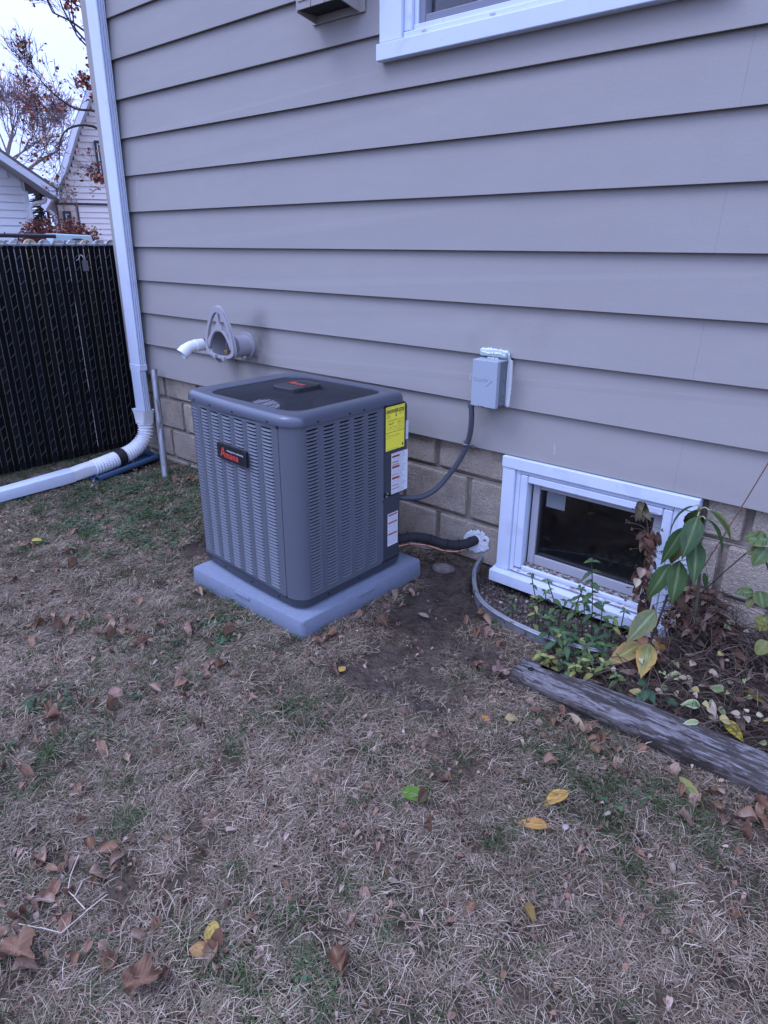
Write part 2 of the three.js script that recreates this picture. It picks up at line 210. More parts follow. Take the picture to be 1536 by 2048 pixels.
// foundation blocks, rock-faced edges, laid in running bond around the basement window
{
  const L = 0.382, rows = [[0.459, 0.66, 2.418, 2.418 + 0.19], [0.249, 0.436, 2.603, 3.696], [0.042, 0.227, 2.434, 3.88], [-0.2, 0.020, 2.61, 3.70]], rn = rng(5);
  for (const [y0, y1, jl, jr] of rows) {
    const segs = []; const addRun = (a, b, j) => { const k0 = Math.floor((a - j) / L); for (let k = k0; ; k++) { const s = Math.max(a, j + k * L), e = Math.min(b, j + (k + 1) * L); if (s >= b) break; if (e - s > 0.02) segs.push([s, e]); } };
    if (y0 > 0) { addRun(-0.2, 2.798, jl); addRun(3.602, 5.28, jr); } else addRun(-0.2, 5.28, jl);
    for (const [a, b] of segs) {
      const g0 = new RoundedBoxGeometry(b - a - 0.026, y1 - y0, 0.06, 3, 0.010); g0.translate((a + b) / 2, (y0 + y1) / 2, -0.0625 + 0.004 * (rn() - 0.5));
      const p = g0.attributes.position; for (let i = 0; i < p.count; i++) { const w = 0.0035 * (fbm(p.getX(i) * 30, p.getY(i) * 30, 2) - 0.5); p.setXYZ(i, p.getX(i) + w, p.getY(i) - w, p.getZ(i) + w); }
      mesh('foundation_block', boxUV(g0, 3.2, rn(), rn()), M.block, house);
    }
    // tooled mortar beads in the bed joint
  }
  for (const y of [0.445, 0.236, 0.029]) mesh('mortar_joint', boxUV(merge([span(-0.2, y > 0.03 ? 2.795 : 5.28, y - 0.010, y + 0.001, -0.06, -0.043, 0.004), ...(y > 0.03 ? [span(3.603, 5.28, y - 0.010, y + 0.001, -0.06, -0.043, 0.004)] : [])]), 2), M.mortar, house);
}
// basement window
{
  const w = new THREE.Group(); w.name = 'basement_window'; house.add(w);
  const F = 0.012;
  for (const [a, b, c, d, e] of [[2.802, 2.862, 0.075, 0.546, F], [3.538, 3.598, 0.075, 0.546, F], [2.799, 3.601, 0.548, 0.596, F + 0.004]]) mesh('trim', boxUV(span(a, b, c, d, -0.03, e, 0.003), 1), M.white, w);
  mesh('casing', boxUV(merge([span(2.863, 2.884, 0.08, 0.545, -0.03, 0.001, 0.002), span(3.516, 3.537, 0.08, 0.545, -0.03, 0.001, 0.002), span(2.885, 3.515, 0.53, 0.5455, -0.03, 0.001, 0.002),
    span(2.885, 2.92, 0.10, 0.528, -0.05, 0.004, 0.006), span(3.48, 3.515, 0.10, 0.528, -0.05, 0.004, 0.006), span(2.9205, 3.4795, 0.497, 0.528, -0.05, 0.004, 0.006), span(2.9205, 3.4795, 0.094, 0.113, -0.05, 0.0, 0.004)]), 1), M.white, w);
  const sl = poly([[-0.03, 0.018], [0.042, 0.018], [0.042, 0.066], [-0.03, 0.080]], null, 0.785, 0.002); sl.rotateY(-Math.PI / 2); sl.translate(3.574, 0, 0);
  mesh('sill', boxUV(sl, 1), M.white, w);
  mesh('sill_grime', boxUV(merge([span(2.866, 3.53, 0.0815, 0.087, -0.012, 0.010, 0.002), span(2.885, 3.515, 0.0865, 0.0935, -0.03, -0.002, 0.002)]), 2.5, 0.3, 0.2), M.dirtyWhite, w);
  mesh('track', boxUV(span(2.925, 3.475, 0.108, 0.122, -0.055, -0.012, 0.002), 4), M.muck, w);
  mesh('sash', boxUV(merge([span(2.93, 2.962, 0.123, 0.492, -0.06, -0.032, 0.003), span(3.44, 3.472, 0.123, 0.492, -0.06, -0.032, 0.003), span(2.9625, 3.4395, 0.123, 0.166, -0.06, -0.032, 0.003), span(2.9625, 3.4395, 0.47, 0.492, -0.06, -0.032, 0.003)]), 6), M.sash, w);
  mesh('gasket', merge([span(2.963, 2.972, 0.167, 0.469, -0.058, -0.04, 0.001), span(3.43, 3.439, 0.167, 0.469, -0.058, -0.04, 0.001), span(2.9725, 3.4295, 0.167, 0.176, -0.058, -0.04, 0.001)]), M.black, w);
  mesh('pane', span(2.972, 3.43, 0.172, 0.472, -0.053, -0.049, 0.0005), M.glass, w);
  mesh('sticker', span(2.983, 3.068, 0.392, 0.468, -0.060, -0.0585, 0.0003), std(0.20, 0.23, 0.25, 0.8), w);
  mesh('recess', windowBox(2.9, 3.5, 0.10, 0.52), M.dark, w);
}
// upper window
{
  const w = new THREE.Group(); w.name = 'window'; house.add(w);
  for (const [a, b] of [[2.108, 2.222], [3.30, 3.42]]) mesh('trim', boxUV(span(a, b, 2.163, 3.3, -0.015, 0.022, 0.003), 1), M.white, w);
  mesh('sill', boxUV(span(2.098, 3.43, 2.101, 2.160, -0.012, 0.032, 0.004), 1), M.white, w);
  mesh('casing', boxUV(merge([span(2.2225, 2.262, 2.185, 3.3, -0.05, 0.008, 0.004), span(2.2225, 3.30, 2.161, 2.184, -0.05, 0.012, 0.004), span(2.2625, 2.283, 2.195, 3.3, -0.05, -0.006, 0.003), span(2.2625, 3.26, 2.1845, 2.2045, -0.05, -0.002, 0.003), span(3.26, 3.2995, 2.185, 3.3, -0.05, 0.008, 0.004)]), 1), M.white, w);
  for (const a of [2.315, 2.62]) mesh('drain_cap', span(a, a + 0.022, 2.170, 2.176, 0.0125, 0.0138, 0.0005), std(0.4, 0.42, 0.46, 0.6), w);
  mesh('sash', boxUV(merge([span(2.2835, 2.312, 2.205, 3.3, -0.055, -0.012, 0.004), span(2.3125, 3.26, 2.205, 2.232, -0.055, -0.012, 0.004)]), 4), std(0.19, 0.20, 0.24, 0.5), w);
  mesh('pane', span(2.312, 3.26, 2.232, 3.3, -0.045, -0.041, 0.0005), M.glass, w);
  const cl = []; for (let k = 0; k < 26; k++) cl.push(cyl([2.40 + k * 0.034, 2.2, -0.26 - 0.012 * (k % 2)], [2.40 + k * 0.034, 3.19, -0.26 - 0.012 * (k % 2)], 0.02, 8));
  mesh('curtain', merge(cl), std(0.42, 0.40, 0.42, 0.95), w);
  mesh('recess', windowBox(2.23, 3.295, 2.17, 3.19), std(0.06, 0.06, 0.07, 0.9), w);
}

// ---------------------------------------------------------------- things on the wall
{ // box vent at the top edge of the view
  const t = thing('vent_hood', 'taupe square exhaust vent hood with open dark underside beside the upper window', 'vent');
  const f = poly([[0, 2.292], [0.11, 2.313], [0.118, 2.62], [0, 2.64]], null, 0.006); f.rotateY(-Math.PI / 2);
  const a = f.clone().translate(1.733, 0, 0), b = f.clone().translate(1.986, 0, 0);
  mesh('hood', merge([a, b, span(1.733, 1.98, 2.318, 2.62, 0.106, 0.112, 0.001), span(1.733, 1.98, 2.62, 2.626, 0, 0.112, 0.001), span(1.705, 2.01, 2.29, 2.66, -0.008, 0.002, 0.002)]), M.sidingPlain, t);
  for (let k = 0; k < 5; k++) mesh('slat', span(1.742, 1.978, 2.345 + k * 0.05, 2.349 + k * 0.05, 0.1125, 0.116, 0.001), M.sidingPlain, t);
  mesh('rib', merge([0.33, 0.66].map(u => span(lerp(1.733, 1.98, u) - 0.0015, lerp(1.733, 1.98, u) + 0.0015, 2.32, 2.6, 0.1122, 0.115, 0.0005))), M.sidingPlain, t);
  mesh('inner_plate', span(1.742, 1.977, 2.318, 2.324, 0.004, 0.103, 0.001), M.dark, t);  // dark sheet painting the shade inside the open hood
}
{ // flue terminal
  const t = thing('flue_terminal', 'grey plastic flue outlet with pointed arch bracket and a short grey barrel', 'flue vent');
  const cx = 1.085, cy = 0.888;
  const half = [[0, 1.112], [0.022, 1.107], [0.048, 1.085], [0.078, 1.04], [0.105, 0.985], [0.122, 0.93], [0.126, 0.885], [0.115, 0.86], [0.085, 0.845], [0.04, 0.838], [0, 0.836]];
  const cu = new THREE.SplineCurve([...half.map(([x, y]) => new THREE.Vector2(cx + x, y)), ...half.slice(1, -1).reverse().map(([x, y]) => new THREE.Vector2(cx - x, y)), new THREE.Vector2(cx, 1.112)]); const out = []; for (let i = 0; i < 72; i++) { const p = cu.getPoint(i / 72); out.push([p.x, p.y]); }
  const hole = out.map(([x, y]) => [cx + (x - cx) * 0.83, y > 0.95 ? 0.95 + (y - 0.95) * 0.80 : 0.95 + (y - 0.95) * 0.86]);
  out.reverse();
  const band = []; for (let k = 0; k <= 24; k++) { const t = k / 24 * 2 - 1; band.push([cx + 0.108 * t, 1.002 - 0.075 * Math.pow(Math.abs(t), 1.7)]); } for (let k = 24; k >= 0; k--) { const t = k / 24 * 2 - 1; band.push([cx + 0.096 * t, 0.984 - 0.098 * Math.pow(Math.abs(t), 2.2)]); }
  const strut = [[cx - 0.008, 1.085], [cx - 0.009, 1.045], [cx - 0.014, 1.022], [cx - 0.035, 0.995], [cx + 0.035, 0.995], [cx + 0.014, 1.022], [cx + 0.009, 1.045], [cx + 0.008, 1.085]];
  mesh('bracket', poly(out, [hole], 0.014, 0.002).translate(0, 0, 0.165), M.plasticGrey, t);
  mesh('inner_arch', merge([poly(band, null, 0.011, 0.0015).translate(0, 0, 0.166), poly(strut, null, 0.010, 0.0012).translate(0, 0, 0.1665)]), M.plasticGrey, t);
  const lip = []; for (let k = 0; k < 72; k++) lip.push([out[k][0], out[k][1], 0.163]); mesh('rim', new THREE.TubeGeometry(new THREE.CatmullRomCurve3(lip.map(V3), true), 96, 0.0045, 6, true), M.plasticGrey, t);
  const barrel = new THREE.CylinderGeometry(0.058, 0.058, 0.10, 32, 1, true); barrel.rotateX(Math.PI / 2); barrel.translate(cx, cy, 0.045);
  const inner = new THREE.CylinderGeometry(0.053, 0.053, 0.10, 32, 1, true); inner.rotateX(Math.PI / 2); inner.translate(cx, cy, 0.045);
  const ring = new THREE.RingGeometry(0.053, 0.058, 32); ring.translate(cx, cy, 0.095); const disc = new THREE.CircleGeometry(0.053, 24); disc.translate(cx, cy, 0.03);
  mesh('barrel', merge([barrel, inner, ring]), M.plasticGrey, t); mesh('inner_plate', disc, std(0.30, 0.29, 0.29, 0.7), t);
  const tun = new THREE.CylinderGeometry(0.088, 0.062, 0.075, 28, 1, true, Math.PI * 0.40, Math.PI * 1.50); tun.rotateX(Math.PI / 2); tun.translate(cx, cy + 0.004, 0.128);
  const tun2 = tun.clone().scale(1, 1, 1); mesh('shroud', tun, std(0.20, 0.195, 0.20, 0.7, { side: THREE.DoubleSide }), t);
  mesh('wall_flange', cyl([cx, cy, -0.012], [cx, cy, 0.004], 0.075, 32), M.plasticGrey, t);
  mesh('fitting', merge([rbox(0.03, 0.02, 0.03, cx + 0.03, 0.872, 0.15, 0.004), cyl([cx + 0.03, 0.872, 0.10], [cx + 0.03, 0.872, 0.14], 0.007)]), std(0.30, 0.20, 0.09, 0.4, { metalness: 0.6 }), t);
  mesh('clip', merge([rbox(0.022, 0.02, 0.02, cx - 0.035, 0.848, 0.185, 0.002), rbox(0.02, 0.022, 0.02, cx + 0.045, 0.842, 0.185, 0.002), rbox(0.012, 0.016, 0.02, cx + 0.01, 0.825, 0.03, 0.002), rbox(0.012, 0.016, 0.02, cx + 0.045, 0.832, 0.05, 0.002)]), M.plasticGrey, t);
}
{ // white elbow pipe
  const t = thing('drain_elbow', 'white plastic pipe elbow turned down and open, left of the grey flue outlet', 'pipe');
  mesh('stub', cyl([0.862, 0.886, -0.012], [0.862, 0.886, 0.145], 0.028, 20), M.plasticGrey, t);
  mesh('coupling', merge([cyl([0.862, 0.886, 0.135], [0.862, 0.886, 0.185], 0.034, 24)]), M.pvc, t);
  mesh('elbow', new THREE.TubeGeometry(curve([[0.862, 0.886, 0.18], [0.861, 0.884, 0.205], [0.859, 0.877, 0.228], [0.857, 0.865, 0.246]]), 14, 0.031, 20), std(0.8, 0.81, 0.8, 0.4, { side: THREE.DoubleSide }), t);
  mesh('socket', merge([...[0.0355, 0.031].map(r => new THREE.TubeGeometry(curve([[0.857, 0.870, 0.239], [0.856, 0.857, 0.256], [0.855, 0.845, 0.271]]), 6, r, 24))]), std(0.8, 0.81, 0.8, 0.4, { side: THREE.DoubleSide }), t);
  mesh('strap', cyl([0.862, 0.886, 0.118], [0.862, 0.886, 0.130], 0.033, 20), std(0.12, 0.12, 0.13, 0.5), t);
}
{ // disconnect box
  const t = thing('disconnect_box', 'pale grey electrical box embossed with an arrow, caulked to the wall above its flexible conduit', 'electrical box');
  mesh('enclosure', merge([span(2.672, 2.782, 0.806, 0.985, -0.02, 0.06, 0.002)]), std(0.16, 0.18, 0.205, 0.5), t);
  const cov = mesh('cover', merge([span(2.667, 2.787, 0.802, 0.992, 0.058, 0.080, 0.003), span(2.667, 2.787, 0.985, 0.992, -0.005, 0.057, 0.001)]), M.boxGrey, t);
  const em = [stick([2.745, 0.932, 0.0805], [2.765, 0.914, 0.0805], 0.0012, 0.0012), stick([2.765, 0.914, 0.0805], [2.737, 0.890, 0.0805], 0.0012, 0.0012)];
  mesh('chevron', merge(em), M.boxGrey, t);
  const r = rng(3), gl = []; for (let k = 0; k < 11; k++) { const x = 2.678 + k * 0.0062, y = 0.912 + 0.002 * Math.sin(k); gl.push(stick([x, y - 0.006, 0.0803], [x, y + 0.006 + (k === 0 ? 0.006 : 0), 0.0803], 0.0008, 0.0008), stick([x, y - 0.006 + 0.012 * r(), 0.0803], [x + 0.005, y - 0.005 + 0.011 * r(), 0.0803], 0.0008, 0.0008)); }
  mesh('embossed_mark', merge(gl), M.boxGrey, t);
  mesh('latch', merge([span(2.705, 2.709, 0.8025, 0.807, 0.078, 0.0815, 0.001), span(2.716, 2.728, 0.803, 0.806, 0.078, 0.0815, 0.001), span(2.729, 2.732, 0.799, 0.806, 0.076, 0.0815, 0.001)]), M.black, t);
  for (const [y, z, rr] of [[0.836, 0.024, 0.011], [0.965, 0.02, 0.006], [0.91, 0.022, 0.004]]) { const k = new THREE.TorusGeometry(rr, 0.0012, 6, 24); k.rotateY(Math.PI / 2); k.translate(2.7825, y, z); mesh('knockout', k, std(0.13, 0.145, 0.17, 0.5), t); }
  mesh('mounting_block', boxUV(span(2.664, 2.792, 1.0, 1.022, -0.01, 0.028, 0.004), 3), M.caulkGreen, t);
  const beads = (pts, r0, seed) => { const rn = rng(seed), l = []; for (let i = 0; i < pts.length - 1; i++) { const a = V3(pts[i]), b = V3(pts[i + 1]), n = Math.ceil(a.distanceTo(b) / 0.006); for (let k = 0; k < n; k++) { const p = a.clone().lerp(b, (k + rn()) / n), s = new THREE.SphereGeometry(1, 7, 5); s.scale(r0 * (0.7 + 0.7 * rn()), r0 * (0.7 + 0.8 * rn()), r0 * 0.8); s.translate(p.x + 0.002 * (rn() - 0.5), p.y + 0.002 * (rn() - 0.5), p.z); l.push(s); } } return merge(l); };
  mesh('caulk_strip', span(2.783, 2.8035, 0.803, 0.99, -0.012, 0.003, 0.003), M.caulk, t);
  mesh('caulk', merge([beads([[2.662, 1.0, 0.012], [2.664, 1.024, 0.018], [2.73, 1.026, 0.018], [2.793, 1.024, 0.018], [2.794, 1.0, 0.012]], 0.0055, 1), beads([[2.672, 1.016, 0.027], [2.71, 1.012, 0.029], [2.75, 1.017, 0.029], [2.785, 1.01, 0.027]], 0.004, 4), beads([[2.70, 0.994, 0.02], [2.75, 0.994, 0.02]], 0.004, 9), beads([[2.70, 0.993, 0.002], [2.79, 0.992, -0.002], [2.794, 0.97, -0.010], [2.794, 0.89, -0.004], [2.794, 0.803, 0.001]], 0.0075, 2), beads([[2.797, 0.96, -0.010], [2.798, 0.83, 0.0]], 0.006, 3)]), M.caulk, t);
}
{ // conduit
  const t = thing('electrical_conduit', 'dark grey flexible conduit curving from the electrical box down to the cooling unit', 'conduit');
  const path = [[2.652, 0.803, 0.052], [2.656, 0.75, 0.05], [2.648, 0.69, 0.04], [2.625, 0.62, 0.024], [2.588, 0.53, 0.03], [2.545, 0.452, 0.055], [2.513, 0.395, 0.10], [2.485, 0.372, 0.16], [2.445, 0.378, 0.235], [2.42, 0.385, 0.27]];
  mesh('hose', tube(path, 0.0115, 90, 12), M.conduit, t);
  const c = curve(path), l = []; for (let k = 0; k < 150; k++) { const u = k / 150, p = c.getPoint(u), d = c.getTangent(u), g = new THREE.TorusGeometry(0.0116, 0.0008, 4, 12); g.applyQuaternion(new THREE.Quaternion().setFromUnitVectors(new THREE.Vector3(0, 0, 1), d)); g.translate(p.x, p.y, p.z); l.push(g); }
  stuff(mesh('ribbing', merge(l), M.conduit, t));
  mesh('connector', merge([cyl([2.652, 0.803, 0.052], [2.652, 0.785, 0.052], 0.014, 12)]), M.conduit, t);
  const q = new THREE.TorusGeometry(0.013, 0.003, 6, 20); q.rotateX(1.2); q.rotateZ(0.35); q.translate(2.619, 0.607, 0.026);
  mesh('strap', merge([q, rbox(0.018, 0.014, 0.003, 2.6, 0.617, 0.004, 0.001), rbox(0.018, 0.014, 0.003, 2.64, 0.602, 0.004, 0.001)]), M.galv, t);
}
{ // line set
  const t = thing('refrigerant_line', 'black foam insulated pipe from the cooling unit into the white sealed wall hole', 'pipe');
  const P = [[2.40, 0.165, 0.29], [2.46, 0.185, 0.215], [2.51, 0.175, 0.155], [2.565, 0.150, 0.105], [2.61, 0.138, 0.06], [2.645, 0.143, 0.02], [2.665, 0.152, -0.05]];
  const c = curve(P), cuts = [0, 0.24, 0.42, 0.62, 1];
  for (let k = 0; k < 4; k++) { const pts = []; for (let i = 0; i <= 10; i++) { const p = c.getPoint(lerp(cuts[k] + 0.004, cuts[k + 1] - 0.004, i / 10)); pts.push(p.toArray()); } mesh('insulation', tube(pts, 0.0215 + 0.001 * (k % 2), 20, 14), M.foam, t); }
  mesh('core', tube(P, 0.019, 40, 10), M.foam, t);
  mesh('end_tape', new THREE.TorusGeometry(0.021, 0.004, 8, 20).rotateY(0.4).translate(2.655, 0.148, -0.005), M.black, t);
  mesh('copper_tube', tube([[2.40, 0.13, 0.29], [2.46, 0.150, 0.21], [2.52, 0.142, 0.155], [2.575, 0.119, 0.11], [2.62, 0.110, 0.062], [2.65, 0.122, 0.02], [2.668, 0.137, -0.05]], 0.004, 40, 8), M.copper, t);
  for (const u of [0.16, 0.36, 0.55, 0.72]) { const p = c.getPoint(u), d = c.getTangent(u), g = new THREE.TorusGeometry(0.026, 0.0016, 5, 22); g.scale(1, 1.25, 1); g.applyQuaternion(new THREE.Quaternion().setFromUnitVectors(new THREE.Vector3(0, 0, 1), d)); g.translate(p.x, p.y - 0.005, p.z); mesh('zip_tie', g, M.zip, t); }
  const rn = rng(8), pl = []; for (let k = 0; k < 150; k++) { const a = rn() * 6.283, r = 0.062 * Math.sqrt(rn()) * (0.9 + 0.15 * Math.sin(a * 2 + 0.6) + 0.12 * rn()), g = new THREE.SphereGeometry(1, 6, 4); g.scale(0.007 + 0.012 * rn(), 0.005 + 0.009 * rn(), 0.003); g.rotateZ(rn() * 3); g.translate(2.668 + r * Math.cos(a), 0.143 + r * 0.9 * Math.sin(a), -0.030 + 0.002 * rn()); pl.push(g); }
  mesh('sealant', merge(pl), std(0.66, 0.68, 0.70, 0.85), t);
}

// ---------------------------------------------------------------- cooling unit on its pad
{
  const pad = thing('equipment_pad', 'blue grey plastic pad under the cooling unit, set on the soil', 'pad', [2.144, 0, 0.548]);
  const w = 0.728, d = 0.742, sh = poly(rrect(-w / 2, w / 2, -d / 2, d / 2, 0.02, 4), null, 0.07, 0.006); sh.rotateX(-Math.PI / 2); sh.translate(0, -0.002, 0);
  const p = sh.attributes.position; for (let i = 0; i < p.count; i++) { const y = p.getY(i); const k = 1 + 0.012 * (0.068 - y) / 0.07; p.setX(i, p.getX(i) * k); p.setZ(i, p.getZ(i) * k); }
  sh.computeVertexNormals();
  const body = mesh('slab', boxUV(toCreasedNormals(sh, 0.5), 4), M.pad, pad);
  mesh('handle_notch', boxUV(merge([span(-0.05, 0.045, 0.052, 0.0655, d / 2 - 0.006, d / 2 + 0.0055, 0.003), span(w / 2 - 0.006, w / 2 + 0.0055, 0.052, 0.0655, -0.04, 0.06, 0.003)]), 4), M.pad, pad);
  pad.rotation.y = 0.006;
}
const AC = thing('air_conditioner', 'charcoal louvred outdoor cooling unit with yellow energy label on its side, standing on the pad', 'air conditioner');
{
  const zf = (x) => 0.877 - 0.040 * Math.pow(clamp((2.385 - x) / 0.60), 2), fx = (m) => { let x = m; for (let k = 0; k < 12; k++) x = m - 1.40 * (0.877 - zf(x)); return x; };
  // plan outline, front-left round to back-left, offset outwards by o
  function outline(o, cut = 0) {
    const pts = [];
    for (let k = 0; k <= 14; k++) { const x = lerp(1.800, 2.385, k / 14); pts.push([x, zf(x) + o]); }
    for (let k = 1; k <= 8; k++) { const a = Math.PI / 2 * (1 - k / 8), r = 0.077 + o; pts.push([2.385 + r * Math.cos(a), 0.822 + (0.055 + o) * Math.sin(a)]); }
    for (let k = 1; k <= 10; k++) pts.push([2.462 + o, lerp(0.822, 0.31, k / 10)]);
    for (let k = 1; k <= 8; k++) { const a = -Math.PI / 2 * k / 8, r = 0.06 + o; pts.push([2.402 + r * Math.cos(a), 0.31 + r * Math.sin(a)]); }
    for (let k = 1; k <= 10; k++) pts.push([lerp(2.402, 1.825, k / 10), 0.25 - o]);
    for (let k = 1; k <= 8; k++) { const a = -Math.PI / 2 - Math.PI / 2 * k / 8, r = 0.07 + o; pts.push([1.825 + r * Math.cos(a), 0.32 + r * Math.sin(a)]); }
    for (let k = 1; k <= 10; k++) pts.push([1.755 - o, lerp(0.32, 0.792, k / 10)]);
    for (let k = 1; k < 8; k++) { const a = Math.PI - Math.PI / 2 * k / 8, r = 0.045 + o; pts.push([1.800 + r * Math.cos(a), 0.792 + (0.047 + o) * Math.sin(a)]); }
    return pts;
  }
  function loft(rings, capTop, capBot) { const n = rings[0].pts.length, pos = [], idx = []; rings.forEach(R => R.pts.forEach(([x, z]) => pos.push(x, R.y, z))); for (let r = 0; r < rings.length - 1; r++) for (let i = 0; i < n; i++) { const a = r * n + i, b = r * n + (i + 1) % n, c = a + n, e = b + n; idx.push(a, b, e, a, e, c); } const cap = (r, flip) => { const y = rings[r].y; let cx = 0, cz = 0; rings[r].pts.forEach(q => { cx += q[0] / n; cz += q[1] / n; }); const k = pos.length / 3; pos.push(cx, y, cz); for (let i = 0; i < n; i++) { const a = r * n + i, b = r * n + (i + 1) % n; flip ? idx.push(k, b, a) : idx.push(k, a, b); } }; if (capTop) cap(rings.length - 1, false); if (capBot) cap(0, true); const g = new THREE.BufferGeometry(); g.setAttribute('position', new THREE.Float32BufferAttribute(pos, 3)); g.setIndex(idx); g.computeVertexNormals(); return boxUV(toCreasedNormals(g, 0.6), 6); }
  mesh('core', loft([{ y: 0.115, pts: outline(-0.028) }, { y: 0.80, pts: outline(-0.028) }], false, false), M.dark, AC);
  mesh('base_pan', loft([{ y: 0.078, pts: outline(-0.03) }, { y: 0.088, pts: outline(-0.006) }, { y: 0.108, pts: outline(0.001) }, { y: 0.121, pts: outline(0.002) }, { y: 0.122, pts: outline(-0.012) }], false, true), M.acDark, AC);
  for (const [x, z] of [[1.9, 0.32], [2.38, 0.32], [1.9, 0.76], [2.38, 0.76]]) mesh('foot', cyl([x, 0.066, z], [x, 0.082, z], 0.03, 16), M.black, AC);
  // panels as bent sheets; sheet(u0,u1): face 0 = front (u is x), face 1 = right side (u runs from the front backwards)
  const bendFront = (g, off = 0) => { const p = g.attributes.position; for (let i = 0; i < p.count; i++) p.setZ(i, p.getZ(i) + zf(p.getX(i)) + off); g.computeVertexNormals(); return g; };
  const bendSide = (g, off = 0) => { const p = g.attributes.position; for (let i = 0; i < p.count; i++) { const u = p.getX(i), w = p.getZ(i); p.setXYZ(i, 2.462 + off + w, p.getY(i), u); } g = g.index ? g.toNonIndexed() : g; const q = g.attributes.position; for (let i = 0; i < q.count; i += 3) { const a = [q.getX(i + 1), q.getY(i + 1), q.getZ(i + 1)]; q.setXYZ(i + 1, q.getX(i + 2), q.getY(i + 2), q.getZ(i + 2)); q.setXYZ(i + 2, ...a); } g.computeVertexNormals(); return g; };
  const fcols = [[1.8605, 1.886], [1.904, 1.951], [1.971, 2.024], [2.043, 2.098], [2.120, 2.177], [2.199, 2.258], [2.284, 2.346]]; fcols[0][0] = 1.840; for (const c of fcols) { c[0] = fx(c[0]); c[1] = fx(c[1]); }
  const scols = [[0.755, 0.817], [0.669, 0.731], [0.589, 0.648], [0.509, 0.569], [0.431, 0.489]];
  const Y0 = 0.146, Y1 = 0.802, N = 48, PT = (Y1 - Y0) / N;
  const holes = (cols) => cols.map(([a, b]) => rrect(a, b, Y0, Y1, 0.004, 2).reverse());
  const grid = (g) => g;
  const frontPanel = mesh('front_panel', boxUV(bendFront(poly(rect(1.790, 2.3805, 0.123, 0.818), holes(fcols), 0.002)), 6), M.acGrey, AC);
  const sidePanel = mesh('side_panel', boxUV(bendSide(poly(rect(0.395, 0.8215, 0.123, 0.818), holes(scols), 0.002)), 6), M.acGrey, AC);
  // corner posts
  const arcStrip = (a0, a1, cx, cz, r, y0, y1, x0, rz) => { const n = 10, outr = []; if (x0 !== undefined) outr.push([x0, cz + (rz || r)]); for (let k = 0; k <= n; k++) { const a = lerp(a0, a1, k / n); outr.push([cx + r * Math.cos(a), cz + (rz || r) * Math.sin(a)]); } const pos = [], idx = []; outr.forEach(([x, z]) => { pos.push(x, y0, z, x, y1, z); }); for (let i = 0; i < outr.length - 1; i++) idx.push(2 * i, 2 * i + 2, 2 * i + 1, 2 * i + 1, 2 * i + 2, 2 * i + 3); const g = new THREE.BufferGeometry(); g.setAttribute('position', new THREE.Float32BufferAttribute(pos, 3)); g.setIndex(idx); g.computeVertexNormals(); return boxUV(g.toNonIndexed(), 6); };
  mesh('corner_panel', arcStrip(Math.PI / 2, 0, 2.3845, 0.8222, 0.0792, 0.123, 0.818, 2.3842, 0.0572), M.acGrey, AC);
  mesh('corner_panel', arcStrip(Math.PI, Math.PI / 2 - 0.1, 1.800, 0.792, 0.047, 0.123, 0.818, undefined, 0.048), M.acGrey, AC);
  mesh('left_panel', boxUV(span(1.753, 1.7555, 0.123, 0.818, 0.32, 0.792, 0.0008), 6), M.acGrey, AC);
  mesh('rear_panel', boxUV(span(1.825, 2.40, 0.123, 0.818, 0.247, 0.2495, 0.0008), 6), M.acGrey, AC);
  // pressed louvres: little awnings over the slots
  function louver(w) {
    const nu = 8, prof = [[-PT * 0.50, -0.0034], [-PT * 0.62, -0.0022], [-PT * 0.78, 0.0006], [-PT * 0.90, 0.0028], [-PT * 0.99, 0.0033], [-PT * 1.02, 0.0020]]; const pos = [], idx = [];
    for (let i = 0; i <= nu; i++) { const t = i / nu, e = Math.min(1, Math.min(t, 1 - t) * 5.5), k = Math.sin(e * Math.PI / 2); for (const [y, z] of prof) pos.push(t * w, lerp(y + (y > -PT * 0.7 ? PT * 0.40 : 0), y, k), 0.0008 + z * k); }
    const m = prof.length; for (let i = 0; i < nu; i++) for (let j = 0; j < m - 1; j++) { const a = i * m + j, b = a + m; idx.push(a, a + 1, b, b, a + 1, b + 1); }
    const g = new THREE.BufferGeometry(); g.setAttribute('position', new THREE.Float32BufferAttribute(pos, 3)); g.setIndex(idx); g.computeVertexNormals(); return boxUV(g.toNonIndexed(), 6);
  }
  const order = [...scols.map((c, i) => ({ c, side: true, single: i < 3 })), ...fcols.map((c, i) => ({ c, side: false, single: i >= 4 }))];
  const restF = [], restS = [];
  for (const { c, side, single } of order) {
    const w = c[1] - c[0];
    const base = louver(w);
    const p0 = base.attributes.position, q = base.clone(), qp = q.attributes.position;
    for (let i = 0; i < qp.count; i++) { if (side) qp.setXYZ(i, p0.getZ(i), p0.getY(i), -p0.getX(i)); else qp.setXYZ(i, p0.getX(i), p0.getY(i), p0.getZ(i) + zf(c[0] + p0.getX(i)) - zf(c[0])); }
    q.computeVertexNormals(); const sm2 = toCreasedNormals(q, 1.2);
    for (let k = 0; k < N; k++) {
      const y = Y1 - k * PT - 0.0008, pos = side ? [2.462, y, c[1]] : [c[0], y, zf(c[0])];
      if (single) { const m = mesh('louver', sm2, M.acGrey, side ? sidePanel : frontPanel); m.position.set(...pos); }
      else { const g = sm2.clone(); g.translate(...pos); (side ? restS : restF).push(g); }
    }
  }
  stuff(mesh('louver', merge(restF), M.acGrey, frontPanel)); stuff(mesh('louver', merge(restS), M.acGrey, sidePanel));
  // side control cover and service panel
  const svc = poly([[0.235, 0.425], [0.392, 0.425], [0.392, 0.820], [0.235, 0.820]], null, 0.004, 0.001);
  mesh('service_panel', merge([span(2.40, 2.4635, 0.124, 0.424, 0.285, 0.393, 0.006)]), M.acDark, AC);
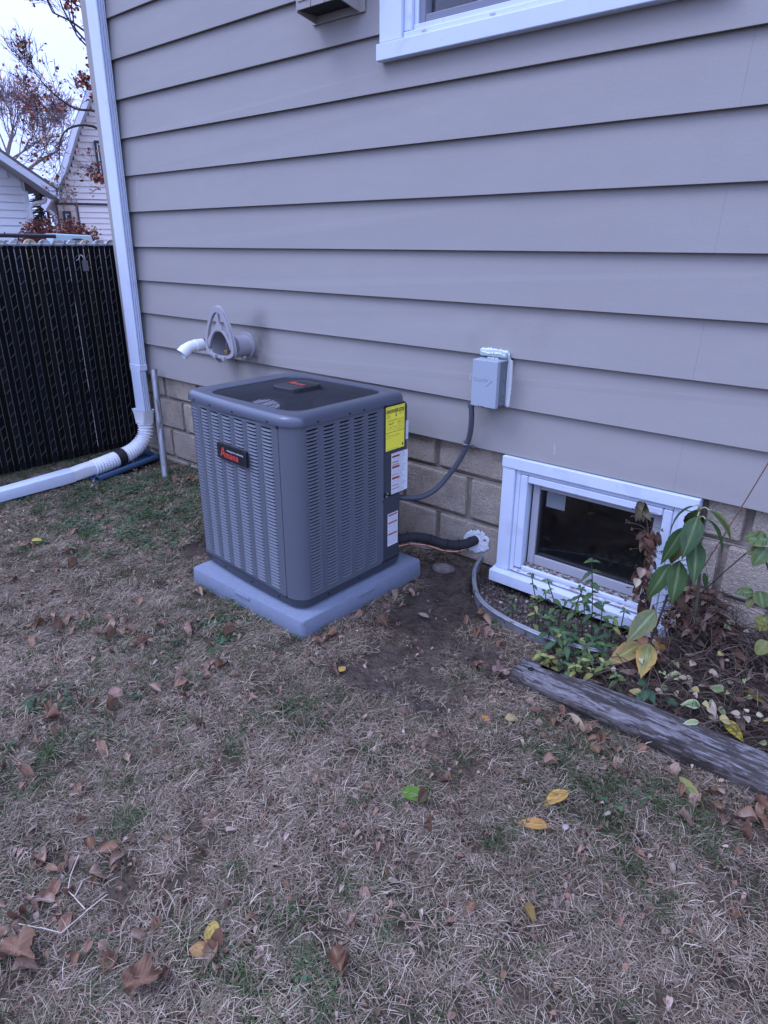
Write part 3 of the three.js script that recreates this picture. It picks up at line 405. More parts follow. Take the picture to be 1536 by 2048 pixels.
  mesh('control_cover', merge([rbox(0.07, 0.392, 0.156, 2.432, 0.622, 0.314, 0.022, 4)]), M.acDark, AC);
  // top cover with rounded shoulder and inset grille opening
  const inner = []; { const o = outline(0); const x0 = 1.855, x1 = 2.412, z0 = 0.312, z1 = 0.818, r = 0.085; // match points by direction from the middle
    const cx = (x0 + x1) / 2, cz = (z0 + z1) / 2; const rr = rrect(x0, x1, z0, z1, r, 24); for (const [x, z] of o) { const a = Math.atan2(z - (0.877 + 0.25) / 2, x - (2.462 + 1.755) / 2); let best = null, bd = 9; for (let i = 0; i < rr.length; i++) { const A = rr[i], B = rr[(i + 1) % rr.length]; for (let k = 0; k < 12; k++) { const px = lerp(A[0], B[0], k / 12), pz = lerp(A[1], B[1], k / 12); const d = Math.abs(Math.atan2(Math.sin(a - Math.atan2(pz - cz, px - cx)), Math.cos(a - Math.atan2(pz - cz, px - cx)))); if (d < bd) { bd = d; best = [px, pz]; } } } inner.push(best); } }
  const mid = outline(-0.022).map(([x, z], i) => [x, z]);
  const shrink = (k) => inner.map(([x, z]) => [2.134 + (x - 2.134) * k, 0.565 + (z - 0.565) * k]);
  mesh('top_cover', loft([{ y: 0.8195, pts: outline(0.002) }, { y: 0.8200, pts: outline(0.011) }, { y: 0.838, pts: outline(0.010) }, { y: 0.8475, pts: outline(0.006) }, { y: 0.8545, pts: outline(-0.001) }, { y: 0.8585, pts: outline(-0.011) }, { y: 0.8600, pts: mid }, { y: 0.8605, pts: inner.map((q, i) => [lerp(mid[i][0], q[0], 0.9), lerp(mid[i][1], q[1], 0.9)]) }, { y: 0.858, pts: inner }, { y: 0.842, pts: shrink(0.99) }], false, false), M.acTop, AC);
  // wire guard
  const gw = []; const inRR = (x, z) => { const x0 = 1.858, x1 = 2.409, z0 = 0.315, z1 = 0.815, r = 0.083; const dx = Math.max(x0 + r - x, 0, x - x1 + r), dz = Math.max(z0 + r - z, 0, z - z1 + r); return x > x0 && x < x1 && z > z0 && z < z1 && dx * dx + dz * dz < r * r; };
  const dome = (x, z) => 0.853 + 0.008 * (1 - ((x - 2.142) / 0.27) ** 2) * (1 - ((z - 0.558) / 0.265) ** 2);
  for (let z = 0.304; z < 0.818; z += 0.0115) { let a = null, b = null; for (let x = 1.852; x < 2.414; x += 0.002) if (inRR(x, z)) { a = a ?? x; b = x; } if (a && b > a + 0.02) gw.push(tube([0, 0.25, 0.5, 0.75, 1].map(t => [lerp(a, b, t), dome(lerp(a, b, t), z), z]), 0.0016, 10, 4)); }
  for (let x = 1.90; x < 2.40; x += 0.054) { let a = null, b = null; for (let z = 0.296; z < 0.822; z += 0.002) if (inRR(x, z)) { a = a ?? z; b = z; } gw.push(tube([0, 0.25, 0.5, 0.75, 1].map(t => [x, dome(x, lerp(a, b, t)) - 0.0035, lerp(a, b, t)]), 0.0015, 10, 4)); }
  stuff(mesh('fan_guard', merge(gw), M.guard, AC));
  for (let k = 0; k < 3; k++) { const b = new THREE.BoxGeometry(0.16, 0.004, 0.11, 4, 1, 2); b.rotateX(0.45); b.translate(0.13, 0, 0); b.rotateY(k * 2.094 + 0.5); b.translate(2.142, 0.765, 0.558); mesh('fan_blade', b, M.black, AC); }
  mesh('fan_motor', cyl([2.142, 0.70, 0.558], [2.142, 0.835, 0.558], 0.06, 20), M.black, AC);
  mesh('inner_deck', span(1.85, 2.43, 0.76, 0.764, 0.27, 0.80, 0.001), std(0.03, 0.03, 0.038, 0.7), AC);
  const plate = poly([[2.13, 0.800], [2.112, 0.77], [2.10, 0.735], [2.13, 0.70], [2.18, 0.71], [2.23, 0.735], [2.275, 0.775], [2.262, 0.808], [2.20, 0.812]], null, 0.001).rotateX(Math.PI / 2).translate(0, 0.8475, 0); mesh('glare_plate', plate, std(0.66, 0.66, 0.72, 0.35), AC);  // pale plate added to paint a patch of sky glare below the wires
  // centre badge
  const bd = poly([...Array(32).keys()].map(i => { const a = i / 32 * 2 * Math.PI, c = Math.cos(a), s = Math.sin(a), k = 1 / Math.pow(Math.abs(c) ** 7 + Math.abs(s) ** 7, 1 / 7); return [c * k * 0.070, s * k * 0.083]; }), null, 0.018, 0.005); bd.rotateX(-Math.PI / 2); bd.translate(2.104, 0.858, 0.532);
  const badge = mesh('badge', bd, std(0.028, 0.029, 0.033, 0.5), AC);
  const logo = (w, h, sub) => canvasTex(w, h, (c) => {
    c.fillStyle = '#121318'; c.fillRect(0, 0, w, h); c.fillStyle = '#c63c30'; c.textBaseline = 'alphabetic';
    c.save(); c.font = 'bold ' + h * 0.98 + 'px sans-serif'; c.transform(1.0, 0, -0.16, 1, w * 0.14, h * 0.86); c.fillText('A', -w * 0.06, 0, w * 0.22); c.restore();
    c.save(); c.font = 'bold ' + h * 0.60 + 'px sans-serif'; c.translate(w * 0.275, h * 0.86); c.fillText('mana', 0, 0, w * 0.70); c.strokeStyle = '#c63c30'; c.lineWidth = h * 0.03; c.strokeText('mana', 0, 0, w * 0.70); c.restore();
    if (sub) { c.fillStyle = '#d8dde6'; c.font = 'bold ' + h * 0.155 + 'px sans-serif'; c.fillText('Heating & Air Conditioning', w * 0.34, h * 0.36, w * 0.60); }
  });
  const lt = logo(512, 170, false), tl = new THREE.PlaneGeometry(0.132, 0.062); tl.rotateX(-Math.PI / 2); tl.rotateY(0.0); tl.translate(2.10, 0.8815, 0.515); mesh('badge_lettering', tl, new THREE.MeshStandardMaterial({ map: lt, roughness: 0.5 }), badge);
  // name plate on the front
  const np = poly(rrect(0, 0.204, 0, 0.064, 0.006, 3), null, 0.008, 0.0015); np.translate(1.994, 0.621, 0); bendFront(np, 0.006); const plateM = mesh('name_plate', np, std(0.012, 0.012, 0.015, 0.4), AC);
  const nl = new THREE.PlaneGeometry(0.192, 0.056, 6, 1); nl.translate(2.096, 0.653, 0.0152); bendFront(nl, 0.0); mesh('lettering', nl, new THREE.MeshStandardMaterial({ map: logo(768, 224, true), roughness: 0.45 }), plateM);
  // labels on the side
  const yl = canvasTex(384, 640, (c, w, h) => {
    c.fillStyle = '#fdf146'; c.fillRect(0, 0, w, h); c.fillStyle = '#16161a'; c.font = '11px sans-serif'; c.fillText('U.S. Government', 14, 20); c.fillText('Federal law prohibits removal of this label', 150, 20, 225);
    c.font = 'bold 74px sans-serif'; c.lineWidth = 3; c.strokeStyle = '#16161a'; c.fillText('ENERG', 10, 98, 190); c.strokeText('ENERG', 10, 98, 190); c.fillText('GUIDE', 214, 98, 162); c.strokeText('GUIDE', 214, 98, 162);
    c.lineWidth = 9; c.beginPath(); c.moveTo(192, 42); c.lineTo(207, 78); c.lineTo(224, 42); c.moveTo(207, 74); c.lineTo(207, 140); c.stroke(); c.beginPath(); c.moveTo(188, 132); c.lineTo(207, 164); c.lineTo(226, 132); c.fill();
    c.font = '14px sans-serif'; c.fillText('Central Air', 14, 120); c.fillText('Conditioner', 14, 136); c.fillText('Cooling Only', 14, 152); c.fillText('Split System', 14, 168); c.fillText('Condenser model', 268, 118, 100); c.fillText('single stage', 268, 134);
    c.lineWidth = 2; c.strokeRect(38, 190, 190, 150); c.font = 'bold 17px sans-serif'; c.fillText('Efficiency Rating (SEER2)', 48, 214, 172); c.font = 'bold 46px sans-serif'; c.fillText('14.3*', 52, 268); c.lineWidth = 4; c.beginPath(); c.moveTo(48, 300); c.lineTo(218, 300); c.stroke(); c.font = '13px sans-serif'; c.fillText('Least efficient', 48, 322); c.fillText('Most', 186, 322);
    for (let k = 0; k < 9; k++) { c.font = '12px sans-serif'; c.fillText(k % 2 ? 'range of similar models' : 'for energy cost info visit', 244, 206 + k * 19, 126); } c.font = 'bold 15px sans-serif'; c.fillText('Notice', 250, 252);
    c.fillRect(0, 372, w, 6); c.font = 'bold 14px sans-serif'; c.fillText('Notice', 16, 404); c.font = '12px sans-serif'; c.fillText('Federal law allows this unit to be installed only in:', 16, 424, 330); c.fillText('AK, CO, CT, ID, IL, IA, IN, KS, MA, ME, MI, MN, MO', 16, 442, 320); c.fillText('Northern states', 16, 460); c.fillRect(338, 574, 26, 42); c.font = '11px sans-serif'; c.fillText('Energy Efficiency Ratio (EER) as determined by test', 16, 624, 300);
  });
  const lab = (name, z0, z1, y0, y1, tex, off) => { const g = new THREE.BoxGeometry(0.0007, y1 - y0, z1 - z0); g.translate(off, (y0 + y1) / 2, (z0 + z1) / 2); return mesh(name, g, new THREE.MeshStandardMaterial({ map: tex, roughness: 0.4 }), AC); };
  const warn = (w, h, heads) => canvasTex(w, h, (c) => { c.fillStyle = '#dfe2e6'; c.fillRect(0, 0, w, h); const rn = rng(w + h); c.fillStyle = '#30343c'; c.font = '13px sans-serif'; const words = ['DISCONNECT POWER', 'BEFORE SERVICE', 'HIGH VOLTAGE', 'SEE INSTALLATION', 'MANUAL FOR FULL', 'DETAILS OF THIS', 'EQUIPMENT']; for (let y = 16; y < h - 8; y += 17) c.fillText(words[Math.floor(rn() * 7)] + ' ' + words[Math.floor(rn() * 7)], w * 0.06, y, w * 0.88); for (const [y, hh, a, b, t] of heads) { c.fillStyle = '#b4452a'; c.fillRect(w * a, y * h, w * (b - a), hh * h); if (hh > 0.03) { c.fillStyle = '#1a1a1a'; c.font = 'bold ' + hh * h * 0.8 + 'px sans-serif'; c.fillText(t, w * (a + 0.06), (y + hh * 0.84) * h, w * (b - a) * 0.8); } } });
  lab('energy_label', 0.268, 0.386, 0.628, 0.812, yl, 2.4680);
  lab('warning_label', 0.243, 0.350, 0.431, 0.611, warn(280, 470, [[0.06, 0.05, 0.04, 0.5, 'WARNING'], [0.215, 0.018, 0.03, 0.42, ''], [0.275, 0.018, 0.03, 0.45, ''], [0.32, 0.05, 0.04, 0.5, 'WARNING'], [0.52, 0.015, 0.03, 0.42, ''], [0.59, 0.05, 0.04, 0.5, 'WARNING'], [0.79, 0.014, 0.03, 0.42, ''], [0.87, 0.014, 0.03, 0.5, '']]), 2.4680);
  lab('warning_label', 0.300, 0.367, 0.191, 0.343, warn(200, 430, [[0.035, 0.045, 0.06, 0.94, 'WARNING'], [0.27, 0.045, 0.06, 0.94, 'CAUTION'], [0.62, 0.045, 0.06, 0.94, 'CAUTION']]), 2.4640);
  const nt = lab('rating_label', 0.240, 0.266, 0.655, 0.735, warn(90, 240, []), 2.4665);
  // screws
  for (const [x, y] of [[1.83, 0.828], [1.96, 0.828], [2.12, 0.828], [2.335, 0.828], [1.95, 0.108], [2.15, 0.108], [2.33, 0.108]]) mesh('screw', cyl([x, y, zf(x) + (y > 0.5 ? 0.009 : 0)], [x, y, zf(x) + (y > 0.5 ? 0.0135 : 0.0045)], 0.0038, 8), M.black, AC);
  for (const [y, z] of [[0.828, 0.765], [0.828, 0.60], [0.828, 0.52], [0.822, 0.396], [0.41, 0.397], [0.44, 0.386], [0.108, 0.73], [0.108, 0.55], [0.128, 0.40]]) mesh('screw', cyl([2.462 + (y > 0.81 ? 0.009 : 0), y, z], [2.462 + (y > 0.81 ? 0.0135 : 0.006), y, z], 0.0038, 8), M.black, AC);
  mesh('seam_screw', merge([cyl([2.381, 0.812, 0.877], [2.381, 0.812, 0.884], 0.005, 8), cyl([2.381, 0.126, 0.877], [2.381, 0.126, 0.883], 0.005, 8)]), M.black, AC);
  for (const [y, z] of [[0.44, 0.372], [0.43, 0.38]]) mesh('bright_screw', cyl([2.464, y, z], [2.470, y, z], 0.004, 8), std(0.5, 0.5, 0.52, 0.35, { metalness: 0.7 }), AC);
}

// ---------------------------------------------------------------- fence, downspout, post and trough
{
  const f = thing('chain_link_fence', 'black chain link fence threaded with black vertical privacy slats beside the downspout', 'fence', [-0.38, 0, 0]);
  const slatM = (v) => new THREE.MeshPhysicalMaterial({ color: new THREE.Color().setRGB(v, v * 1.05, v * 1.2), roughness: 0.8, specularIntensity: 0.12 });
  const P = 0.0725, top = 1.402, bot = 0.02, rn = rng(31);
  for (let k = -4; k < 38; k++) { const z = 0.0105 + k * P / 2, w = 0.0314 + 0.0016 * (rn() - 0.5); const m = mesh('privacy_slat', rbox(0.003, top - bot + 0.004 - 0.01 * rn(), w, 0.0012 * (rn() - 0.5), (top + bot) / 2 + 0.004, z + 0.0012 * (rn() - 0.5), 0.001), k % 3 ? M.slat1 ||= slatM(0.005) : M.slat2 ||= slatM(0.009), f); }
  const wireM = std(0.05, 0.053, 0.065, 0.5);
  for (let k = -2; k < 19; k++) { // each wire zigzags down the fence
    const z = k * P + P / 4 + 0.0105, pts = []; const n = Math.floor((top - bot) / (P / 2));
    for (let i = 0; i <= n; i++) { const y = 1.43 - i * P / 2; pts.push([(i % 2 ? 0.0055 : -0.0055), y, z + (i % 2 ? P / 2 + 0.001 : -0.001) * 1]); }
    const l = []; for (let i = 0; i < pts.length - 1; i++) { const a = pts[i].slice(), b = pts[i + 1].slice(); const xo = i % 2 ? -0.0045 : 0.0055; const am = a.slice(), bm = b.slice(); am[0] = bm[0] = xo; l.push(stick(am, bm, 0.0019, 0.0019, 5)); if (i) l.push(stick([i % 2 ? 0.0055 : -0.0045, a[1], a[2]], [i % 2 ? -0.0045 : 0.0055, a[1], a[2]], 0.0019, 0.0019, 5)); }
    const hook = new THREE.TorusGeometry(0.010, 0.002, 5, 14, Math.PI * 1.5); hook.rotateY(Math.PI / 2); hook.rotateX(0.3); hook.translate(0.002, 1.424, z); l.push(hook);
    mesh('wire', merge(l), wireM, f);
  }
  mesh('top_rail', cyl([-0.026, 1.402, -0.2], [-0.026, 1.402, 1.8], 0.0165, 14), std(0.16, 0.165, 0.18, 0.45), f);
  mesh('fence_post', cyl([-0.035, -0.1, -0.19], [-0.035, 1.42, -0.19], 0.024, 14), M.black, f);
  const g = thing('hang_tag', 'small grey plastic tag wired to the slatted fence near its top', 'tag', [-0.372, 0, 0]);
  mesh('plate', poly(rrect(-0.019, 0.019, 1.248, 1.315, 0.005, 3), null, 0.004, 0.001).rotateY(Math.PI / 2).translate(0.004, 0, 0.146), std(0.12, 0.11, 0.105, 0.7), g);
  mesh('tie_wire', merge([tube([[0.006, 1.312, 0.152], [0.014, 1.335, 0.158], [0.004, 1.35, 0.166], [0.006, 1.325, 0.185], [0.004, 1.315, 0.20]], 0.0018, 20, 5), tube([[0.006, 1.312, 0.140], [0.012, 1.335, 0.148], [0.004, 1.35, 0.164]], 0.0018, 14, 5)]), std(0.5, 0.52, 0.55, 0.4), g);
}
{
  const d = thing('downspout', 'white corrugated downspout at the house corner, running down to a ribbed elbow along the fence', 'downspout');
  const prof = []; const W = 0.118, D = 0.05; prof.push([-W / 2, 0], [W / 2, 0]); for (let k = 0; k < 3; k++) { const z0 = 0.004 + 0.0155 * k; prof.push([W / 2, z0], [W / 2 - 0.009, z0 + 0.001], [W / 2 - 0.009, z0 + 0.0065], [W / 2, z0 + 0.0075]); } prof.push([W / 2, D - 0.004], [W / 2 - 0.004, D], [-W / 2 + 0.004, D], [-W / 2, D - 0.004]);
  const up = poly(prof, null, 2.55); up.rotateX(-Math.PI / 2); up.scale(1, 1, -1); { const idx = up.attributes.position; for (let i = 0; i < idx.count; i += 3) { const a = [idx.getX(i + 1), idx.getY(i + 1), idx.getZ(i + 1)]; idx.setXYZ(i + 1, idx.getX(i + 2), idx.getY(i + 2), idx.getZ(i + 2)); idx.setXYZ(i + 2, ...a); } }
  { const p = up.attributes.position; for (let i = 0; i < p.count; i++) { const y = p.getY(i) + 0.648; p.setXYZ(i, p.getX(i) - 0.026, y, p.getZ(i) + lerp(0.028, -0.004, clamp((y - 0.64) / 2.1))); } }
  up.computeVertexNormals(); mesh('upper_pipe', boxUV(up), M.white, d);
  const lo = poly(prof.map(([x, z]) => [x * 0.93, z * 0.93]), null, 0.32); lo.rotateX(-Math.PI / 2); lo.scale(1, 1, -1); { const idx = lo.attributes.position; for (let i = 0; i < idx.count; i += 3) { const a = [idx.getX(i + 1), idx.getY(i + 1), idx.getZ(i + 1)]; idx.setXYZ(i + 1, idx.getX(i + 2), idx.getY(i + 2), idx.getZ(i + 2)); idx.setXYZ(i + 2, ...a); } } lo.translate(-0.024, 0.335, 0.037); lo.computeVertexNormals();
  mesh('lower_pipe', boxUV(lo), M.white, d);
  mesh('coupling', merge([rbox(0.124, 0.034, 0.056, -0.025, 0.648, 0.053, 0.003), rbox(0.128, 0.006, 0.060, -0.025, 0.664, 0.053, 0.002)]), M.white, d);
  for (const [x, y, z] of [[-0.05, 0.612, 0.083], [0.0, 0.612, 0.083], [0.031, 0.61, 0.06], [0.031, 0.36, 0.06]]) mesh('rivet', new THREE.SphereGeometry(0.0035, 8, 6).translate(x, y, z), std(0.5, 0.5, 0.5, 0.5), d);
  // adapter mouth: square collar opening wider towards the top
  { const ring = (w, e, y) => rrect(-w / 2, w / 2, -e / 2, e / 2, Math.min(w, e) * 0.2, 3).map(([x, z]) => [x - 0.012, y, z + 0.068]); const R = [ring(0.150, 0.10, 0.366), ring(0.13, 0.09, 0.335), ring(0.112, 0.092, 0.296), ring(0.100, 0.094, 0.270)], pos = [], idx = [], n = R[0].length; R.forEach(r => r.forEach(q => pos.push(...q))); for (let k = 0; k < R.length - 1; k++) for (let i = 0; i < n; i++) { const a = k * n + i, b = k * n + (i + 1) % n; idx.push(a, b, a + n, b, b + n, a + n); } const g = new THREE.BufferGeometry(); g.setAttribute('position', new THREE.Float32BufferAttribute(pos, 3)); g.setIndex(idx); g.computeVertexNormals(); mesh('adapter', boxUV(g), std(0.76, 0.77, 0.78, 0.5, { side: THREE.DoubleSide }), d); }
  const path = [[-0.012, 0.29, 0.066], [-0.010, 0.235, 0.068], [-0.008, 0.180, 0.085], [-0.002, 0.130, 0.135], [0.010, 0.10, 0.205], [0.026, 0.085, 0.30], [0.045, 0.072, 0.42], [0.06, 0.065, 0.52]];
  const c = curve(path), nS = 420, nR = 26, pos = [], idx = []; const fr = c.computeFrenetFrames(nS, false);
  for (let i = 0; i <= nS; i++) { const u = i / nS, p = c.getPointAt(u), r = 0.048 + 0.0055 * Math.sin(u * 2 * Math.PI * 27); for (let j = 0; j < nR; j++) { const a = j / nR * 2 * Math.PI; const v = fr.normals[i].clone().multiplyScalar(Math.cos(a) * r).add(fr.binormals[i].clone().multiplyScalar(Math.sin(a) * r)); pos.push(p.x + v.x, p.y + v.y, p.z + v.z); } }
  for (let i = 0; i < nS; i++) for (let j = 0; j < nR; j++) { const a = i * nR + j, b = i * nR + (j + 1) % nR; idx.push(a, a + nR, b, b, a + nR, b + nR); }
  const cg = new THREE.BufferGeometry(); cg.setAttribute('position', new THREE.Float32BufferAttribute(pos, 3)); cg.setIndex(idx); cg.computeVertexNormals(); mesh('ribbed_elbow', cg, std(0.76, 0.77, 0.78, 0.5), d);
  const tp = []; for (let i = 0; i <= 8; i++) tp.push(c.getPointAt(lerp(0.575, 0.685, i / 8)).toArray()); mesh('tape_band', tube(tp, 0.055, 16, 24), M.black, d);
  // transition and rectangular extension
  const sec = (w, h, r) => rrect(-w / 2, w / 2, -h / 2, h / 2, r, 3), rings = [[0.055, 0.067, 0.50, sec(0.096, 0.096, 0.046)], [0.065, 0.064, 0.58, sec(0.09, 0.088, 0.025)], [0.074, 0.062, 0.64, sec(0.094, 0.07, 0.01)], [0.078, 0.060, 0.69, sec(0.092, 0.068, 0.01)], [0.10, 0.050, 1.2, sec(0.088, 0.064, 0.008)], [0.13, 0.042, 2.0, sec(0.088, 0.064, 0.008)]];
  const ext = (R) => { const pos = [], idx = [], n = R[0][3].length; R.forEach(([x, y, z, s]) => s.forEach(([a, b]) => pos.push(x + a, y + b, z))); for (let k = 0; k < R.length - 1; k++) for (let i = 0; i < n; i++) { const a = k * n + i, b = k * n + (i + 1) % n; idx.push(a, b, a + n, b, b + n, a + n); } const g = new THREE.BufferGeometry(); g.setAttribute('position', new THREE.Float32BufferAttribute(pos, 3)); g.setIndex(idx); g.computeVertexNormals(); return boxUV(toCreasedNormals(g, 0.5)); };
  mesh('transition', ext(rings.slice(0, 4)), std(0.74, 0.75, 0.77, 0.5, { side: THREE.DoubleSide }), d);
  mesh('extension_pipe', ext([[0.076, 0.0605, 0.66, sec(0.098, 0.074, 0.008)], [0.0785, 0.059, 0.72, sec(0.098, 0.074, 0.008)], ...rings.slice(4)]), M.white, d);
  mesh('ridge', merge([-0.018, 0, 0.018].map(q => stick([0.076 + 0.0475, 0.058 + q, 0.74], [0.13 + 0.0445, 0.042 + q, 2.0], 0.0025, 0.0025, 5))), M.white, d);
}
{
  const p = thing('steel_post', 'plain galvanized steel pipe leaning against the foundation next to the downspout', 'post');
  const a = [0.427, -0.03, 0.217], b = [0.168, 0.652, 0.055];
  mesh('pipe', merge([stick(a, b, 0.0215, 0.0215, 18)]), M.galv, p);
  mesh('rim', (() => { const g = new THREE.TorusGeometry(0.019, 0.0035, 6, 20); g.applyQuaternion(new THREE.Quaternion().setFromUnitVectors(new THREE.Vector3(0, 0, 1), V3(b).sub(V3(a)).normalize())); g.translate(...b); return g; })(), std(0.16, 0.11, 0.08, 0.8, { metalness: 0.3 }), p);
}
{
  const s = thing('splash_tray', 'shallow blue plastic tray on the ground under the ribbed elbow', 'tray');
  const bm = std(0.035, 0.075, 0.135, 0.5), q = (x0, z0, x1, z1) => stick([x0, 0.032, z0], [x1, 0.032, z1], 0.02, 0.02, 10);
  const A = [0.205, 0.56], B = [0.048, 0.045], C = [-0.10, 0.03], D = [-0.02, 0.56];
  mesh('side_wall', q(A[0], A[1], B[0], B[1]), bm, s); mesh('side_wall', q(C[0], C[1], D[0], D[1]), bm, s); mesh('end_wall', q(B[0], B[1], C[0], C[1]), bm, s);
  const fl = poly([A, B, C, D].map(([x, z]) => [x, -z]), null, 0.006); fl.rotateX(-Math.PI / 2); fl.translate(0, 0.012, 0); mesh('tray_floor', fl, bm, s);
  mesh('stake', rbox(0.02, 0.06, 0.012, 0.105, 0.03, 0.25, 0.003), std(0.05, 0.035, 0.03, 0.9), s);
}

// ---------------------------------------------------------------- window well, gravel, stone, timber
{
  const pts = [[2.70, -0.04], [2.716, 0.02], [2.745, 0.09], [2.794, 0.165], [2.845, 0.225], [2.905, 0.272], [3.014, 0.315], [3.209, 0.339], [3.35, 0.322], [3.44, 0.285], [3.53, 0.19], [3.60, 0.03], [3.62, -0.04]];
  const c = new THREE.CatmullRomCurve3(pts.map(([x, z]) => new THREE.Vector3(x, 0, z))), n = 120, prof = [[0, -0.12], [0, -0.03], [-0.003, -0.018], [0, -0.004], [0, 0.022], [0.004, 0.03], [0.009, 0.032], [0.012, 0.027]];
  const pos = [], idx = []; for (let i = 0; i <= n; i++) { const p = c.getPointAt(i / n), t = c.getTangentAt(i / n), nx = -t.z, nz = t.x; const lift = 0.028 * sm(0.35, 0.0, i / n) + 0.016; for (const [o, y] of prof) pos.push(p.x - nx * o * -1, y + lift, p.z - nz * o * -1); }
  const m = prof.length; for (let i = 0; i < n; i++) for (let j = 0; j < m - 1; j++) { const a = i * m + j, b = a + m; idx.push(a, b, a + 1, a + 1, b, b + 1); }
  const g = new THREE.BufferGeometry(); g.setAttribute('position', new THREE.Float32BufferAttribute(pos, 3)); g.setIndex(idx); g.computeVertexNormals(); const uv = new Float32Array(pos.length / 3 * 2); for (let i = 0; i <= n; i++) for (let j = 0; j < m; j++) { uv[2 * (i * m + j)] = i / n * 5; uv[2 * (i * m + j) + 1] = j / m * 0.8; } g.setAttribute('uv', new THREE.BufferAttribute(uv, 2));
  const w = thing('window_well', 'curved galvanized steel edging in front of the basement window', 'window well'); const gm = M.galv.clone(); gm.side = THREE.DoubleSide; gm.metalness = 0.35; mesh('wall_sheet', g, gm, w);
  const rim = []; for (let i = 0; i <= 60; i++) { const p = c.getPointAt(i / 60); rim.push([p.x, 0.03 + 0.028 * sm(0.35, 0.0, i / 60) + 0.016, p.z]); } mesh('rolled_rim', tube(rim, 0.0062, 90, 8), gm, w);
  const rn = rng(12), cols = [[0.11, 0.085, 0.07], [0.16, 0.125, 0.105], [0.08, 0.06, 0.05], [0.25, 0.20, 0.175], [0.36, 0.31, 0.28], [0.45, 0.40, 0.37]];
  const pg = new THREE.IcosahedronGeometry(1, 1); { const p = pg.attributes.position; for (let i = 0; i < p.count; i++) { const k = 0.8 + 0.4 * fbm(p.getX(i) * 2 + 9, p.getY(i) * 2 + p.getZ(i) * 3, 2); p.setXYZ(i, p.getX(i) * k, p.getY(i) * k * 0.8, p.getZ(i) * k * 1.1); } pg.computeVertexNormals(); }
  const im = new THREE.InstancedMesh(pg, std(1, 1, 1, 0.9), 1500), mt = new THREE.Matrix4(), q = new THREE.Quaternion(), e = new THREE.Euler(), col = new THREE.Color(); let k = 0; while (k < 1500) { const x = 2.72 + 0.9 * rn(), z = 0.36 * rn(); if (inWell(x, z) > 0.93) continue; const s = 0.003 + 0.006 * rn() * rn(); q.setFromEuler(e.set(rn() * 6, rn() * 6, rn() * 6)); mt.compose(new THREE.Vector3(x, gh(x, z) + s * 0.4, z), q, new THREE.Vector3(s, s, s)); im.setMatrixAt(k, mt); const cc = cols[Math.floor(rn() * rn() * 6)], v = 0.8 + 0.4 * rn(); im.setColorAt(k, col.setRGB(cc[0] * v, cc[1] * v, cc[2] * v)); k++; }
  im.name = 'gravel'; im.castShadow = im.receiveShadow = true; stuff(im); tag(im, 'pale and brown gravel filling the steel window well', 'gravel'); scene.add(im);
}
{
  const g = new THREE.IcosahedronGeometry(1, 4), p = g.attributes.position; for (let i = 0; i < p.count; i++) { const x = p.getX(i), y = p.getY(i), z = p.getZ(i), k = 0.85 + 0.5 * (fbm(x * 1.5 + 4, y * 1.5 + z * 2, 4) - 0.3); p.setXYZ(i, x * k * 0.058, y * k * 0.022, z * k * 0.036); } g.computeVertexNormals(); g.rotateY(0.3); g.translate(2.575, 0.02, 0.095);
  const t = dataTex(128, 128, (i, j) => { const k = 0.7 + 0.7 * tnoise(i / 128, j / 128, 12, 4); return [0.15 * k, 0.125 * k, 0.11 * k]; });
  tag(mesh('rock', boxUV(g, 5), new THREE.MeshStandardMaterial({ map: t, roughness: 0.95, bumpMap: blockBump, bumpScale: 0.004 })), 'rounded grey brown stone half buried between the pad and the window well', 'rock');
  for (const [x, z, s, l] of [[1.43, 0.42, 0.03, 'small pale stone at the foot of the wall left of the cooling unit']]) { const q = new THREE.IcosahedronGeometry(s, 3); const pp = q.attributes.position; for (let i = 0; i < pp.count; i++) { const k = 0.8 + 0.4 * fbm(pp.getX(i) * 40, pp.getY(i) * 40 + pp.getZ(i) * 50, 3); pp.setXYZ(i, pp.getX(i) * k, pp.getY(i) * k * 0.6, pp.getZ(i) * k); } q.computeVertexNormals(); q.translate(x, gh(x, z) + s * 0.2, z); }
}
